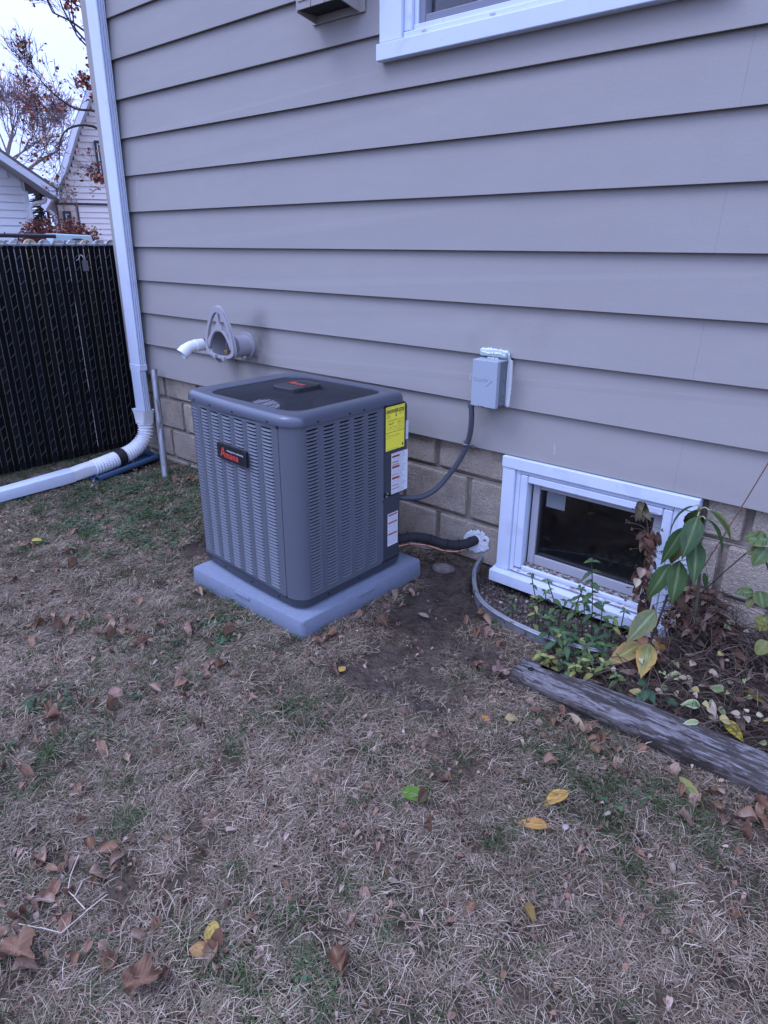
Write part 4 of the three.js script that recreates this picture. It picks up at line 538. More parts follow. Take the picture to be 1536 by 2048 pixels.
{
  const T = TIMBER, nx = 150, nz = 14, pos = [], idx = [], col = [];
  const wood = dataTex(2048, 256, (i, j) => { const x = i / 2048 * 1.5, z = j / 256 * 0.16; const gr = fbm(x * 9 + 3, z * 500, 3), big = fbm(x * 22, z * 70, 4), li = sm(0.42, 0.66, fbm(x * 22 + 30, z * 110 + 2, 6) + 0.7 * (fbm(x * 5 + 3, z * 22, 3) - 0.5) + 0.25 * (fbm(x * 120, z * 260, 2) - 0.5)), cr = sm(0.30, 0.22, fbm(x * 2.4 + 9, z * 260, 3)); let k = 0.60 + 0.55 * (gr - 0.5) + 0.9 * (big - 0.5); let c = [0.085 * k, 0.071 * k, 0.062 * k]; const lk = 0.50 + 0.6 * (fbm(x * 60, z * 300, 2) - 0.5); c = [lerp(c[0], 0.42 * lk, li * 0.75), lerp(c[1], 0.39 * lk, li * 0.75), lerp(c[2], 0.40 * lk, li * 0.75)]; return c.map(v => v * (1 - 0.8 * cr)); });
  const wb = dataTex(1024, 256, (i, j) => { const x = i / 1024 * 1.5, z = j / 256 * 0.16; return 0.55 * fbm(x * 4 + 3, z * 420, 3) + 0.45 * fbm(x * 60, z * 200, 3); }, false);
  const prof = [[T.z0, -0.06], [T.z0, 0.03], [T.z0 + 0.008, T.top - 0.004], [T.z0 + 0.02, T.top], [0.525, T.top + 0.001], [0.56, T.top - 0.001], [0.59, T.top], [T.z1 - 0.02, T.top], [T.z1 - 0.008, T.top - 0.003], [T.z1, T.top - 0.010], [T.z1 + 0.003, 0.02], [T.z1 + 0.002, -0.06]];
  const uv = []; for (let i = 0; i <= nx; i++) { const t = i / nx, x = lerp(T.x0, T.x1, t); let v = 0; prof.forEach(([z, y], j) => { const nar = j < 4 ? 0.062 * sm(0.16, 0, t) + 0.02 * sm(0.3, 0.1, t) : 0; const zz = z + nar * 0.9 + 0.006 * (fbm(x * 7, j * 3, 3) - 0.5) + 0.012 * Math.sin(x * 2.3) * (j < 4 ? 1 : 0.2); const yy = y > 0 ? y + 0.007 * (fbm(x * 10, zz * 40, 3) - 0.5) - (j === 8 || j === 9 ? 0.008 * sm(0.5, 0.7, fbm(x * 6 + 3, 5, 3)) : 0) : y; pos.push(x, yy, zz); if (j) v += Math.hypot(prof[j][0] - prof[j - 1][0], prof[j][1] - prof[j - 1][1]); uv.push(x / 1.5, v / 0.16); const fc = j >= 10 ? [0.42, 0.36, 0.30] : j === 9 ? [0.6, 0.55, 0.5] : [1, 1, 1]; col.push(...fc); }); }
  const m = prof.length; for (let i = 0; i < nx; i++) for (let j = 0; j < m - 1; j++) { const a = i * m + j, b = a + m; idx.push(a, a + 1, b, b, a + 1, b + 1); } const k0 = pos.length / 3; pos.push(T.x0, 0.0, 0.57); uv.push(T.x0 / 1.5, 0.3); col.push(0.5, 0.45, 0.4); for (let j = 0; j < m - 1; j++) idx.push(k0, j + 1, j);
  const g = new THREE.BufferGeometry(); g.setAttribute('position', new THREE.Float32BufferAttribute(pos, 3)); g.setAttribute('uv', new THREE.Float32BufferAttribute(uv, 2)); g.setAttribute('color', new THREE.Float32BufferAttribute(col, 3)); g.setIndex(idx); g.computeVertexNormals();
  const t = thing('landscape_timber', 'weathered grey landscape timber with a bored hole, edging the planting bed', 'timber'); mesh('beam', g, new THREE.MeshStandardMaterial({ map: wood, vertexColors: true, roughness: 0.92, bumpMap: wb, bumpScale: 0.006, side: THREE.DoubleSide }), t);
  mesh('bored_hole', new THREE.CylinderGeometry(0.011, 0.011, 0.004, 16).translate(3.305, T.top + 0.0005, 0.575), std(0.01, 0.008, 0.007, 1), t);
}

// ---------------------------------------------------------------- leaves and plants
// a leaf blade along +x from its stalk, width along z, up +y; bend curls it down along its length, fold lifts its sides
const mixc = (a, b, t) => [lerp(a[0], b[0], t), lerp(a[1], b[1], t), lerp(a[2], b[2], t)];
function leafGeo(o) {
  const { len = 0.1, wid = 0.04, bend = 0.5, fold = 0.2, wave = 0.0, twist = 0, roll = 0, shape = 'ovate', nu = 12, nv = 6, c = [0.1, 0.12, 0.05], edge = null, rib = null, spots = 0, seed = 1 } = o;
  const pos = [], col = [], idx = [], uv = [];
  let x = 0, y = 0, a = bend * -0.35; const dl = len / nu;
  for (let i = 0; i <= nu; i++) {
    const t = i / nu; let w = shape === 'lance' ? Math.pow(Math.sin(Math.PI * Math.pow(t, 0.85)), 0.85) : shape === 'round' ? Math.pow(Math.sin(Math.PI * Math.pow(t, 0.75)), 0.6) : shape === 'blunt' ? Math.pow(Math.sin(Math.PI * Math.pow(t, 1.1)), 0.65) : Math.pow(Math.sin(Math.PI * Math.pow(t, 0.74)), 1.12);
    if (i === 0) w = 0.03; if (i === nu) w = 0.02; w *= wid / 2 * (1 + 0.035 * Math.sin(i * 2.9 + seed));
    const tw = twist * t;
    for (let j = 0; j <= nv; j++) {
      const s = j / nv * 2 - 1, as = Math.abs(s); let zz = s * w, yy = fold * w * as + roll * w * as * as * 2 + wave * wid * Math.sin(t * 9 + seed + s * 2) * as; if (roll > 0.8) zz *= 1 - 0.35 * as * as * Math.min(1, roll / 2);
      const zr = zz * Math.cos(tw) - yy * Math.sin(tw), yr = zz * Math.sin(tw) + yy * Math.cos(tw);
      pos.push(x - Math.sin(a) * yr * 0, y + yr * Math.cos(a), zr); uv.push(t, j / nv);
      let q = c; if (edge) q = mixc(c, edge, sm(0.35, 1, as * 0.8 + 0.35 * (fbm(t * 5 + seed, s * 3 + seed, 2) - 0.4) + 0.3 * t)); if (rib && j === nv / 2) q = mixc(q, rib, 0.38);
      const k = 0.82 + 0.4 * (fbm(t * 7 + seed * 3, s * 4 + seed, 3) - 0.3); const sp = spots && fbm(t * 14 + seed, s * 9, 2) > 1 - spots ? 0.35 : 1; col.push(q[0] * k * sp, q[1] * k * sp, q[2] * k * sp);
    }
    x += dl * Math.cos(a); y += dl * Math.sin(a); a -= bend / nu;
  }
  for (let i = 0; i < nu; i++) for (let j = 0; j < nv; j++) { const p = i * (nv + 1) + j, q = p + nv + 1; idx.push(p, p + 1, q, p + 1, q + 1, q); }
  const g = new THREE.BufferGeometry(); g.setAttribute('position', new THREE.Float32BufferAttribute(pos, 3)); g.setAttribute('color', new THREE.Float32BufferAttribute(col, 3)); g.setAttribute('uv', new THREE.Float32BufferAttribute(uv, 2)); g.setIndex(idx); g.computeVertexNormals(); return g;
}
function lobedGeo(len, lobes, depth, c, seed) { // dry oak or maple leaf, crumpled
  const rn = rng(seed), n = 64, pos = [0, 0, 0], col = [...c], idx = []; const R = 3;
  for (let r = 1; r <= R; r++) for (let i = 0; i < n; i++) { const t = i / n * 2 * Math.PI; const l = 0.5 + 0.5 * Math.cos(lobes * t); const rad = len / 2 * (1 - depth * (1 - Math.pow(l, 0.7)) + 0.22 * (fbm(i * 0.5 + seed, 3, 2) - 0.5)) * (0.72 + 0.28 * Math.abs(Math.cos(t / 2))) * (r / R); const x = rad * Math.cos(t) * 1.15, z = rad * Math.sin(t) * 0.95; pos.push(x, 0.8 * len * (fbm(x / len * 4.5 + seed, z / len * 3, 3) - 0.5) * r / R + 0.10 * len * Math.pow(Math.abs(z) / len * 2, 2) + 0.55 * Math.max(0, z + 0.3 * x - 0.04 * len) , z * (z + 0.3 * x > 0 ? 0.72 : 1)); const k = 0.75 + 0.5 * fbm(x / len * 8 + seed, z / len * 8, 2); col.push(c[0] * k, c[1] * k, c[2] * k); }
  for (let i = 0; i < n; i++) idx.push(0, 1 + (i + 1) % n, 1 + i); for (let r = 0; r < R - 1; r++) for (let i = 0; i < n; i++) { const a = 1 + r * n + i, b = 1 + r * n + (i + 1) % n; idx.push(a, b, a + n, b, b + n, a + n); }
  const g = new THREE.BufferGeometry(); g.setAttribute('position', new THREE.Float32BufferAttribute(pos, 3)); g.setAttribute('color', new THREE.Float32BufferAttribute(col, 3)); { const uv = []; for (let i = 0; i < pos.length; i += 3) uv.push(0.5 + pos[i] / len * 0.45, 0.5 + pos[i + 2] / len * 0.45); g.setAttribute('uv', new THREE.Float32BufferAttribute(uv, 2)); } g.setIndex(idx); g.computeVertexNormals(); return g;
}
// turn a leaf so that it runs from A to B (its chord), with its face towards "up"
function aim(g, A, B, up = [0.3, 0.7, 0.65]) {
  g.computeBoundingBox(); const p = g.attributes.position, last = p.count - 1; const nvv = p.count; let tip = new THREE.Vector3(); { let bx = -1; for (let i = 0; i < nvv; i++) if (p.getX(i) > bx) { bx = p.getX(i); tip.set(bx, p.getY(i), 0); } }
  const a = V3(A), d = V3(B).sub(a), L = d.length(), k = L / tip.length(); const lx = tip.clone().normalize(), lz = new THREE.Vector3(0, 0, 1), ly = lz.clone().cross(lx);
  const wx = d.clone().normalize(), wu = V3(up).normalize(), wz = wx.clone().cross(wu).normalize(), wy = wz.clone().cross(wx);
  const m0 = new THREE.Matrix4().makeBasis(lx, ly, lz).invert(), m1 = new THREE.Matrix4().makeBasis(wx, wy, wz); g.applyMatrix4(m0); g.scale(k, k, 1); g.applyMatrix4(m1); g.translate(a.x, a.y, a.z); g.computeVertexNormals(); return g;
}
const GREEN = [0.042, 0.098, 0.026], GREEN2 = [0.055, 0.112, 0.030], OLIVE = [0.13, 0.145, 0.05], YEL = [0.46, 0.33, 0.075], ORG = [0.50, 0.27, 0.08], BRN = [0.145, 0.075, 0.045], TAN = [0.26, 0.18, 0.12], RIB = [0.25, 0.30, 0.14];
const stemM = std(0.055, 0.04, 0.03, 0.8), stemG = std(0.10, 0.10, 0.05, 0.7), petM = std(0.32, 0.34, 0.16, 0.6), twigM = std(0.085, 0.055, 0.045, 0.9), dryStem = std(0.25, 0.19, 0.14, 0.9);
{
  const t = thing('broadleaf_plant', 'tall green plant with large drooping leaves before the basement window', 'plant');
  mesh('stem', merge([tube([[3.70, 0.02, 0.15], [3.694, 0.226, 0.17], [3.688, 0.396, 0.19], [3.657, 0.592, 0.198], [3.647, 0.632, 0.19]], 0.0052, 30, 7)]), stemG, t);
  const add = (A, B, w, o, root) => { mesh('leaf', aim(leafGeo({ wid: w * 0.92, len: V3(A).distanceTo(V3(B)) * 1.05, shape: 'ovate', ...o, c: o.c.map(v => v * 0.8), bend: o.bend * 1.3, spots: o.spots || 0.06 }), A, B, o.up), M.foliage, t); if (root) mesh('petiole', tube([root, [(root[0] + A[0]) / 2, (root[1] + A[1]) / 2 + 0.008, (root[2] + A[2]) / 2], A], 0.0022, 8, 5), petM, t); };
  add([3.655, 0.612, 0.22], [3.653, 0.485, 0.30], 0.071, { bend: 0.7, fold: 0.12, c: [0.06, 0.115, 0.046], rib: RIB, seed: 1, wave: 0.03, nu: 16, nv: 8 }, [3.652, 0.615, 0.195]);
  add([3.664, 0.529, 0.22], [3.704, 0.413, 0.31], 0.066, { bend: 0.5, fold: 0.15, c: [0.045, 0.095, 0.03], rib: RIB, seed: 2, wave: 0.03, nu: 16, nv: 8 }, [3.672, 0.53, 0.195]);
  add([3.626, 0.573, 0.24], [3.585, 0.438, 0.28], 0.05, { bend: 0.6, fold: 0.3, c: GREEN, rib: RIB, seed: 3, wave: 0.03, nu: 16, nv: 8 }, [3.66, 0.59, 0.2]);
  add([3.607, 0.438, 0.25], [3.566, 0.305, 0.30], 0.061, { bend: 0.7, fold: 0.15, c: GREEN2, rib: RIB, seed: 4, wave: 0.03, nu: 16, nv: 8 }, [3.68, 0.42, 0.2]);
  add([3.631, 0.453, 0.24], [3.649, 0.322, 0.31], 0.072, { bend: 0.6, fold: 0.12, c: [0.05, 0.105, 0.03], rib: RIB, seed: 5, wave: 0.03, nu: 16, nv: 8 }, [3.682, 0.45, 0.2]);
  add([3.647, 0.627, 0.19], [3.612, 0.525, 0.13], 0.066, { bend: 0.8, fold: 0.1, c: [0.10, 0.115, 0.035], rib: RIB, seed: 6, spots: 0.25, nu: 14, nv: 8 }, [3.648, 0.632, 0.19]);
  add([3.604, 0.505, 0.20], [3.588, 0.405, 0.18], 0.05, { bend: 0.5, fold: 0.2, c: OLIVE, edge: [0.2, 0.17, 0.06], seed: 7, nu: 14 }, [3.67, 0.5, 0.195]);
  add([3.635, 0.637, 0.20], [3.587, 0.544, 0.24], 0.030, { bend: 1.1, fold: 0.7, c: GREEN, seed: 8, up: [-0.5, 0.8, 0.1], nu: 14 }, [3.648, 0.63, 0.19]);
  add([3.682, 0.634, 0.20], [3.762, 0.545, 0.20], 0.036, { bend: 0.9, fold: 0.6, c: GREEN2, edge: [0.2, 0.2, 0.07], seed: 9, up: [0.6, 0.7, 0.3], nu: 14 }, [3.65, 0.628, 0.192]);
  add([3.678, 0.606, 0.21], [3.751, 0.515, 0.24], 0.028, { bend: 1.0, fold: 0.7, c: GREEN, seed: 10, up: [0.8, 0.5, 0.1], nu: 14 }, [3.655, 0.6, 0.2]);
  add([3.701, 0.419, 0.20], [3.716, 0.36, 0.20], 0.018, { bend: 0.6, fold: 0.5, c: GREEN, seed: 11 });
  add([3.636, 0.305, 0.22], [3.677, 0.255, 0.20], 0.03, { bend: 0.9, fold: 0.6, c: [0.11, 0.075, 0.035], seed: 12 });
}
{
  const t = thing('turning_plant', 'leaning dark stalk with one green leaf and two yellowing leaves hanging over the bed', 'plant');
  mesh('stem', tube([[3.585, -0.02, 0.28], [3.592, 0.134, 0.27], [3.606, 0.23, 0.264], [3.619, 0.330, 0.26]], 0.0042, 20, 6), stemM, t);
  const add = (A, B, w, o) => mesh('leaf', aim(leafGeo({ wid: w * 1.12, len: V3(A).distanceTo(V3(B)) * 1.05, nu: 16, nv: 8, ...o }), A, B, o.up), M.foliage, t);
  add([3.593, 0.265, 0.27], [3.54, 0.152, 0.36], 0.062, { bend: 0.7, fold: 0.2, c: [0.115, 0.16, 0.07], edge: [0.2, 0.18, 0.07], rib: [0.4, 0.4, 0.2], seed: 13, wave: 0.03 });
  add([3.563, 0.118, 0.27], [3.489, 0.05, 0.38], 0.056, { bend: 0.8, fold: 0.25, c: [0.22, 0.20, 0.06], edge: [0.42, 0.25, 0.09], rib: [0.5, 0.4, 0.15], seed: 14, wave: 0.04 });
  add([3.592, 0.137, 0.28], [3.616, 0.058, 0.385], 0.062, { bend: 0.5, fold: 0.12, c: [0.22, 0.24, 0.08], edge: [0.48, 0.27, 0.07], rib: [0.5, 0.38, 0.14], seed: 15, wave: 0.03 });
  add([3.60, 0.13, 0.25], [3.64, 0.10, 0.22], 0.05, { bend: 0.4, fold: 0.2, c: ORG, edge: BRN, seed: 16 });
  add([3.578, 0.11, 0.25], [3.53, 0.10, 0.22], 0.045, { bend: 0.4, fold: 0.2, c: [0.3, 0.16, 0.09], edge: BRN, seed: 17 });
}
{ // small leafy shrub in front of the window
  const t = thing('leafy_shrub', 'low bushy green plant with pointed leaves between the window well and the timber', 'plant');
  const rn = rng(21), st = [], lf = [];
  const stem = (P, n, L, pal, top = true) => { const c = curve(P); st.push(tube(P, 0.0022, 16, 5)); for (let k = 0; k < n; k++) { const u = lerp(0.28, 1, k / (n - 1)), p = c.getPoint(u), ph = k * 1.57 + rn(); const m = k === n - 1 ? 3 : 2; for (let s = 0; s < m; s++) { const a = ph + s * 2 * Math.PI / m, l = L * (0.65 + 0.55 * rn()) * (k === n - 1 ? 0.7 : 1), dr = -0.35 - 0.7 * rn(); const A = p.toArray(), B = [p.x + l * Math.cos(a) * 0.85, p.y + l * dr * 0.6 + (k === n - 1 ? 0.35 * l : 0), p.z + l * Math.sin(a) * 0.85]; const cc = pal[Math.floor(rn() * pal.length)]; lf.push(aim(leafGeo({ len: l, wid: l * 0.38, bend: 0.9, fold: 0.3, c: cc, rib: mixc(cc, RIB, 0.4), seed: k * 3 + s, nu: 9, nv: 4 }), A, B, [0.2 * Math.cos(a), 1, 0.3])); } } };
  const G = [[0.05, 0.105, 0.045], [0.062, 0.125, 0.052], [0.045, 0.095, 0.048], [0.08, 0.145, 0.045]], Y = [[0.16, 0.20, 0.06], [0.12, 0.18, 0.06], [0.32, 0.30, 0.09], [0.09, 0.15, 0.06]];
  stem([[3.35, 0.0, 0.19], [3.348, 0.10, 0.2], [3.335, 0.22, 0.2], [3.318, 0.335, 0.2]], 7, 0.062, G);
  stem([[3.285, 0.0, 0.25], [3.293, 0.135, 0.24], [3.313, 0.234, 0.24]], 5, 0.052, G);
  stem([[3.40, 0.0, 0.25], [3.399, 0.101, 0.24], [3.396, 0.20, 0.24]], 4, 0.05, G);
  stem([[3.15, -0.03, 0.22], [3.12, 0.06, 0.2], [3.085, 0.13, 0.18], [3.064, 0.182, 0.17]], 4, 0.045, [...G, Y[0]]);
  for (let k = 0; k < 12; k++) { const x = 3.20 + 0.30 * rn(), z = 0.20 + 0.22 * rn(), h = 0.05 + 0.16 * rn() * rn(); stem([[x, -0.01, z], [x + 0.01 * rn(), h * 0.5, z + 0.01], [x + 0.05 * (rn() - 0.5), h, z + 0.03 * rn()]], 4, 0.066, k % 4 ? G : [...G, ...Y]); }
  for (let k = 0; k < 9; k++) { const x = 3.02 + 0.5 * rn(), z = 0.12 + 0.2 * rn(), h = 0.10 + 0.13 * rn(); stem([[x, -0.02, z], [x + 0.02 * (rn() - 0.5), h * 0.5, z], [x + 0.06 * (rn() - 0.5), h, z + 0.02]], 3 + Math.floor(3 * rn()), 0.045, k % 3 ? G : Y); }
  for (let k = 0; k < 12; k++) { const x = 3.26 + 0.30 * rn(), z = 0.36 + 0.12 * rn(), h = 0.03 + 0.06 * rn(); stem([[x, -0.01, z], [x, h * 0.5, z + 0.01], [x + 0.03 * (rn() - 0.5), h, z + 0.03]], 3, 0.05, k < 7 ? Y : G); }
  stem([[3.29, 0.0, 0.44], [3.30, 0.05, 0.48], [3.307, 0.085, 0.52]], 3, 0.05, Y);
  mesh('stems', merge(st), stemM, t); for (const g of lf) mesh('leaf', g, M.foliage, t);
}
{ // withered climber in front of the window's right edge
  const t = thing('withered_plant', 'dead climber with curled brown leaves across the right edge of the basement window', 'plant');
  const rn = rng(44), P = [[3.56, 0.05, 0.13], [3.52, 0.17, 0.12], [3.49, 0.28, 0.11], [3.485, 0.38, 0.10], [3.47, 0.47, 0.10], [3.438, 0.565, 0.10]], c = curve(P), tw = [tube(P, 0.0022, 40, 5)];
  const lv = []; const pal = [[0.15, 0.075, 0.05], [0.10, 0.055, 0.04], [0.22, 0.13, 0.09], [0.17, 0.10, 0.06], [0.08, 0.05, 0.035]];
  for (let k = 0; k < 74; k++) { const u = 0.08 + 0.72 * rn(), p = c.getPoint(u), a = rn() * 6.28, r = 0.03 * rn(), l = 0.018 + 0.030 * rn(); const A = [p.x + r * Math.cos(a), p.y + 0.015 * (rn() - 0.5), p.z + 0.025 * (rn() - 0.3)], B = [A[0] + 0.5 * l * Math.cos(a), A[1] - l * (0.4 + 0.6 * rn()), A[2] + 0.4 * l * (rn() - 0.3)]; lv.push(aim(leafGeo({ len: l, wid: l * 0.75, bend: 1.6, fold: 0.4, roll: 0.9 + rn(), wave: 0.30, c: pal[Math.floor(rn() * 5)], seed: k, nu: 8, nv: 4 }), A, B, [1.6 * (rn() - 0.5), 0.4, 0.8])); }
  for (const [A, B, cc] of [[[3.438, 0.568, 0.10], [3.425, 0.50, 0.11], [0.16, 0.13, 0.075]], [[3.44, 0.565, 0.1], [3.45, 0.505, 0.11], [0.19, 0.15, 0.09]], [[3.445, 0.56, 0.1], [3.475, 0.515, 0.11], [0.2, 0.17, 0.1]], [[3.435, 0.565, 0.1], [3.44, 0.51, 0.12], [0.12, 0.10, 0.06]]]) lv.push(aim(leafGeo({ len: 0.07, wid: 0.035, bend: 1.3, fold: 0.4, roll: 1.0, wave: 0.15, c: cc, seed: A[0] * 99, nu: 10 }), A, B, [0, 0.2, 1]));
  lv.push(aim(leafGeo({ len: 0.035, wid: 0.03, bend: 0.7, roll: 0.4, c: [0.55, 0.47, 0.33], seed: 5 }), [3.482, 0.30, 0.15], [3.478, 0.265, 0.16], [0, 0.3, 1]), aim(leafGeo({ len: 0.04, wid: 0.034, bend: 0.8, roll: 0.5, c: [0.40, 0.29, 0.22], seed: 6 }), [3.492, 0.345, 0.15], [3.487, 0.305, 0.16], [0, 0.3, 1]));
  for (let k = 0; k < 26; k++) { const p = c.getPoint(0.15 + 0.85 * rn()), a = rn() * 6.28, l = 0.04 + 0.08 * rn(), B = [p.x + l * Math.cos(a), p.y + l * 0.6 * (rn() - 0.15), p.z + 0.03 * rn()]; tw.push(tube([p.toArray(), [(p.x + B[0]) / 2, (p.y + B[1]) / 2 + 0.008, (p.z + B[2]) / 2], B], 0.0008, 6, 4)); for (let q = 0; q < 4; q++) { const s = new THREE.IcosahedronGeometry(0.0022 + 0.0012 * rn(), 0); s.translate(B[0] + 0.012 * (rn() - 0.5), B[1] + 0.012 * (rn() - 0.5), B[2]); tw.push(s); } }
  mesh('twigs', merge(tw), twigM, t); for (const g of lv) mesh('leaf', g, M.dry, t);
}
{ // bramble at the right edge
  const t = thing('bramble', 'bramble shoot with rounded green leaves reaching in at the right edge over the foundation', 'plant');
  mesh('cane', merge([tube([[4.02, 0.05, 0.24], [3.95, 0.3, 0.22], [3.90, 0.45, 0.20], [3.83, 0.585, 0.2]], 0.003, 24, 6), tube([[3.95, 0.3, 0.22], [3.88, 0.385, 0.2], [3.84, 0.40, 0.2]], 0.0018, 12, 5)]), stemM, t);
  for (const [A, B, w, c, s] of [[[3.862, 0.585, 0.2], [3.80, 0.578, 0.22], 0.05, [0.09, 0.15, 0.05], 1], [[3.866, 0.56, 0.2], [3.843, 0.50, 0.23], 0.05, [0.065, 0.12, 0.05], 2], [[3.85, 0.545, 0.2], [3.815, 0.53, 0.22], 0.03, [0.08, 0.10, 0.04], 3], [[3.856, 0.40, 0.2], [3.808, 0.392, 0.22], 0.034, [0.075, 0.14, 0.05], 4], [[3.872, 0.41, 0.2], [3.898, 0.37, 0.23], 0.045, [0.05, 0.09, 0.03], 5], [[3.858, 0.385, 0.2], [3.850, 0.35, 0.22], 0.025, [0.14, 0.14, 0.05], 6], [[3.905, 0.335, 0.2], [3.90, 0.285, 0.22], 0.05, [0.17, 0.18, 0.04], 7], [[3.925, 0.25, 0.2], [3.908, 0.20, 0.22], 0.045, [0.20, 0.21, 0.07], 8], [[3.90, 0.56, 0.19], [3.95, 0.54, 0.2], 0.05, [0.07, 0.12, 0.05], 9]]) mesh('leaf', aim(leafGeo({ len: 0.06, wid: w, shape: 'round', bend: 0.7, fold: 0.15, wave: 0.05, c, edge: mixc(c, [0.25, 0.24, 0.06], 0.35), rib: RIB, seed: s, spots: s % 3 === 1 ? 0.3 : 0, nu: 12, nv: 6 }), A, B, [0.1, 0.5, 0.9]), M.foliage, t);
}
{
  const a = thing('reddish_stalk', 'long thin reddish stalk slanting up across the siding at the right edge', 'stalk'); mesh('stem', tube([[3.60, 0.13, 0.2], [3.652, 0.297, 0.2], [3.74, 0.57, 0.2], [3.82, 0.835, 0.2], [3.90, 1.12, 0.2]], 0.0019, 40, 5), std(0.16, 0.075, 0.05, 0.8), a);
  const b = thing('dark_stalk', 'dark thin stalk slanting from the plant stem to the bramble leaves', 'stalk'); mesh('stem', tube([[3.69, 0.31, 0.15], [3.76, 0.435, 0.16], [3.835, 0.56, 0.18]], 0.0020, 20, 5), stemM, b);
}
{ // dead stalks and litter heaped in the bed
  const rn = rng(66), lv = [], sk = [];
  const mound = (x, z) => gh(x, z) + 0.05 * sm(0.5, 0.2, z) * sm(3.42, 3.65, x) * (0.4 + fbm(x * 9, z * 9, 2)) + 0.14 * Math.exp(-(((x - 3.68) / 0.11) ** 2 + ((z - 0.09) / 0.10) ** 2));
  for (let k = 0; k < 1500; k++) { const x = 3.36 + 1.1 * Math.pow(rn(), 0.8), z = 0.02 + 0.46 * rn(); if (inWell(x, z) < 1.06) continue; const y = mound(x, z) - 0.012 + 0.02 * rn(), a = rn() * 6.28, l = 0.05 + 0.14 * rn(), e = 0.02 + 0.05 * rn() * rn(); sk.push(setC(tube([[x, y, z], [x + 0.5 * l * Math.cos(a), y + e, z + 0.4 * l * Math.sin(a)], [x + l * Math.cos(a), y + e * 0.2, z + 0.7 * l * Math.sin(a)]], 0.0009 + 0.0009 * rn(), 4, 3), ((v) => () => v)(mixc([0.055, 0.038, 0.03], [0.26, 0.20, 0.15], rn() * rn())))); }
  const pal = [[0.11, 0.062, 0.042], [0.16, 0.10, 0.07], [0.07, 0.045, 0.035], [0.22, 0.15, 0.11], [0.13, 0.07, 0.05]];
  for (let k = 0; k < 520; k++) { let x, z; if (k < 190) { const a = rn() * 6.28, r = Math.sqrt(rn()); x = 3.68 + 0.15 * r * Math.cos(a); z = 0.09 + 0.12 * r * Math.abs(Math.sin(a)) - 0.02; } else { x = 3.36 + 1.1 * rn(); z = 0.03 + 0.44 * rn(); } if (inWell(x, z) < 1.06) continue; const y = mound(x, z) + 0.012 * rn(), a = rn() * 6.28, l = 0.02 + 0.04 * rn(); lv.push(aim(leafGeo({ len: l, wid: l * 0.6, bend: 1.3, roll: 0.8 + 0.8 * rn(), wave: 0.12, c: pal[Math.floor(rn() * 5)], seed: k, nu: 6, nv: 4 }), [x, y, z], [x + l * Math.cos(a), y + l * (rn() - 0.4) * 0.7, z + l * Math.sin(a)], [rn() - 0.5, 1, rn() * 0.6])); }
  for (let k = 0; k < 110; k++) { const x = 3.52 + 0.45 * rn(), z = 0.03 + 0.3 * rn() * rn(), y = mound(x, z) - 0.01, a = rn() * 6.28, h = 0.06 + 0.16 * rn() * rn(), r = 0.09 * rn(); sk.push(setC(tube([[x, y, z], [x + 0.4 * r * Math.cos(a), y + h * 0.6, z + 0.3 * r * Math.abs(Math.sin(a))], [x + r * Math.cos(a), y + h * (0.7 + 0.4 * rn()), z + r * Math.abs(Math.sin(a))]], 0.0008 + 0.0006 * rn(), 5, 3), ((v) => () => v)(mixc([0.07, 0.045, 0.035], [0.24, 0.17, 0.12], rn())))); }
  for (let k = 0; k < 62; k++) { const x = 3.50 + 0.55 * rn(), z = 0.10 + 0.34 * rn(), y = mound(x, z) + 0.02 + 0.045 * rn(), a = rn() * 6.28, l = 0.022 + 0.04 * rn() * rn(), c = [[0.42, 0.38, 0.24], [0.20, 0.26, 0.10], [0.34, 0.26, 0.19], [0.12, 0.17, 0.06], [0.30, 0.22, 0.16], [0.36, 0.30, 0.10]][Math.floor(rn() * 6)]; if (inWell(x, z) < 1.06) continue; lv.push(aim(leafGeo({ len: l, wid: l * 0.55, bend: 0.9, roll: 0.4 * rn(), wave: 0.12, c, edge: mixc(c, [0.4, 0.34, 0.24], 0.5), seed: k, nu: 7, nv: 4 }), [x, y, z], [x + l * Math.cos(a) * 0.8, y - l * 0.5 * rn(), z + l * Math.sin(a) * 0.8], [rn() - 0.5, 1, 0.5])); if (k % 3 === 0) sk.push(setC(tube([[x + 0.01, mound(x, z) - 0.01, z - 0.01], [x + 0.005, y - 0.01, z - 0.004], [x, y, z]], 0.0011, 4, 3), () => [0.22, 0.19, 0.10])); }
  const t = thing('bed_litter', 'tangle of dead brown stalks and leaves filling the bed behind the timber', 'plant litter'); stuff(t); stuff(mesh('dead_stalks', merge(sk), M.dry, t)); stuff(mesh('dead_leaves', merge(lv), M.dry, t));
  // variegated seedling leaves standing in it
  const y = (label, name, cat, A, B, w, c, edge, seed, st) => { const q = thing(name, label, cat); mesh('leaf', aim(leafGeo({ len: V3(A).distanceTo(V3(B)) * 1.05, wid: w, bend: 0.7, fold: 0.2, wave: 0.06, c, edge, seed, nu: 12 }), A, B, [0.1, 1, 0.4]), M.foliage, q); mesh('stalk', tube([A, [A[0] + st[0] / 2, A[1] + st[1] * 0.3, A[2] + st[2] / 2], [A[0] + st[0], A[1] + st[1], A[2] + st[2]]], 0.0013, 8, 4), dryStem, q); };
  y('pale cream edged green leaf standing in the litter, highest and leftmost of the pale pair', 'seedling_leaf', 'leaf', [3.725, 0.075, 0.30], [3.675, 0.062, 0.335], 0.036, [0.28, 0.33, 0.14], [0.55, 0.52, 0.33], 71, [0.02, -0.07, 0.0]);
  y('narrow cream leaf hanging just right of the pale edged leaf in the litter', 'seedling_leaf', 'leaf', [3.735, 0.08, 0.29], [3.757, 0.045, 0.31], 0.024, [0.50, 0.47, 0.30], [0.45, 0.38, 0.26], 72, [0.0, -0.08, -0.02]);
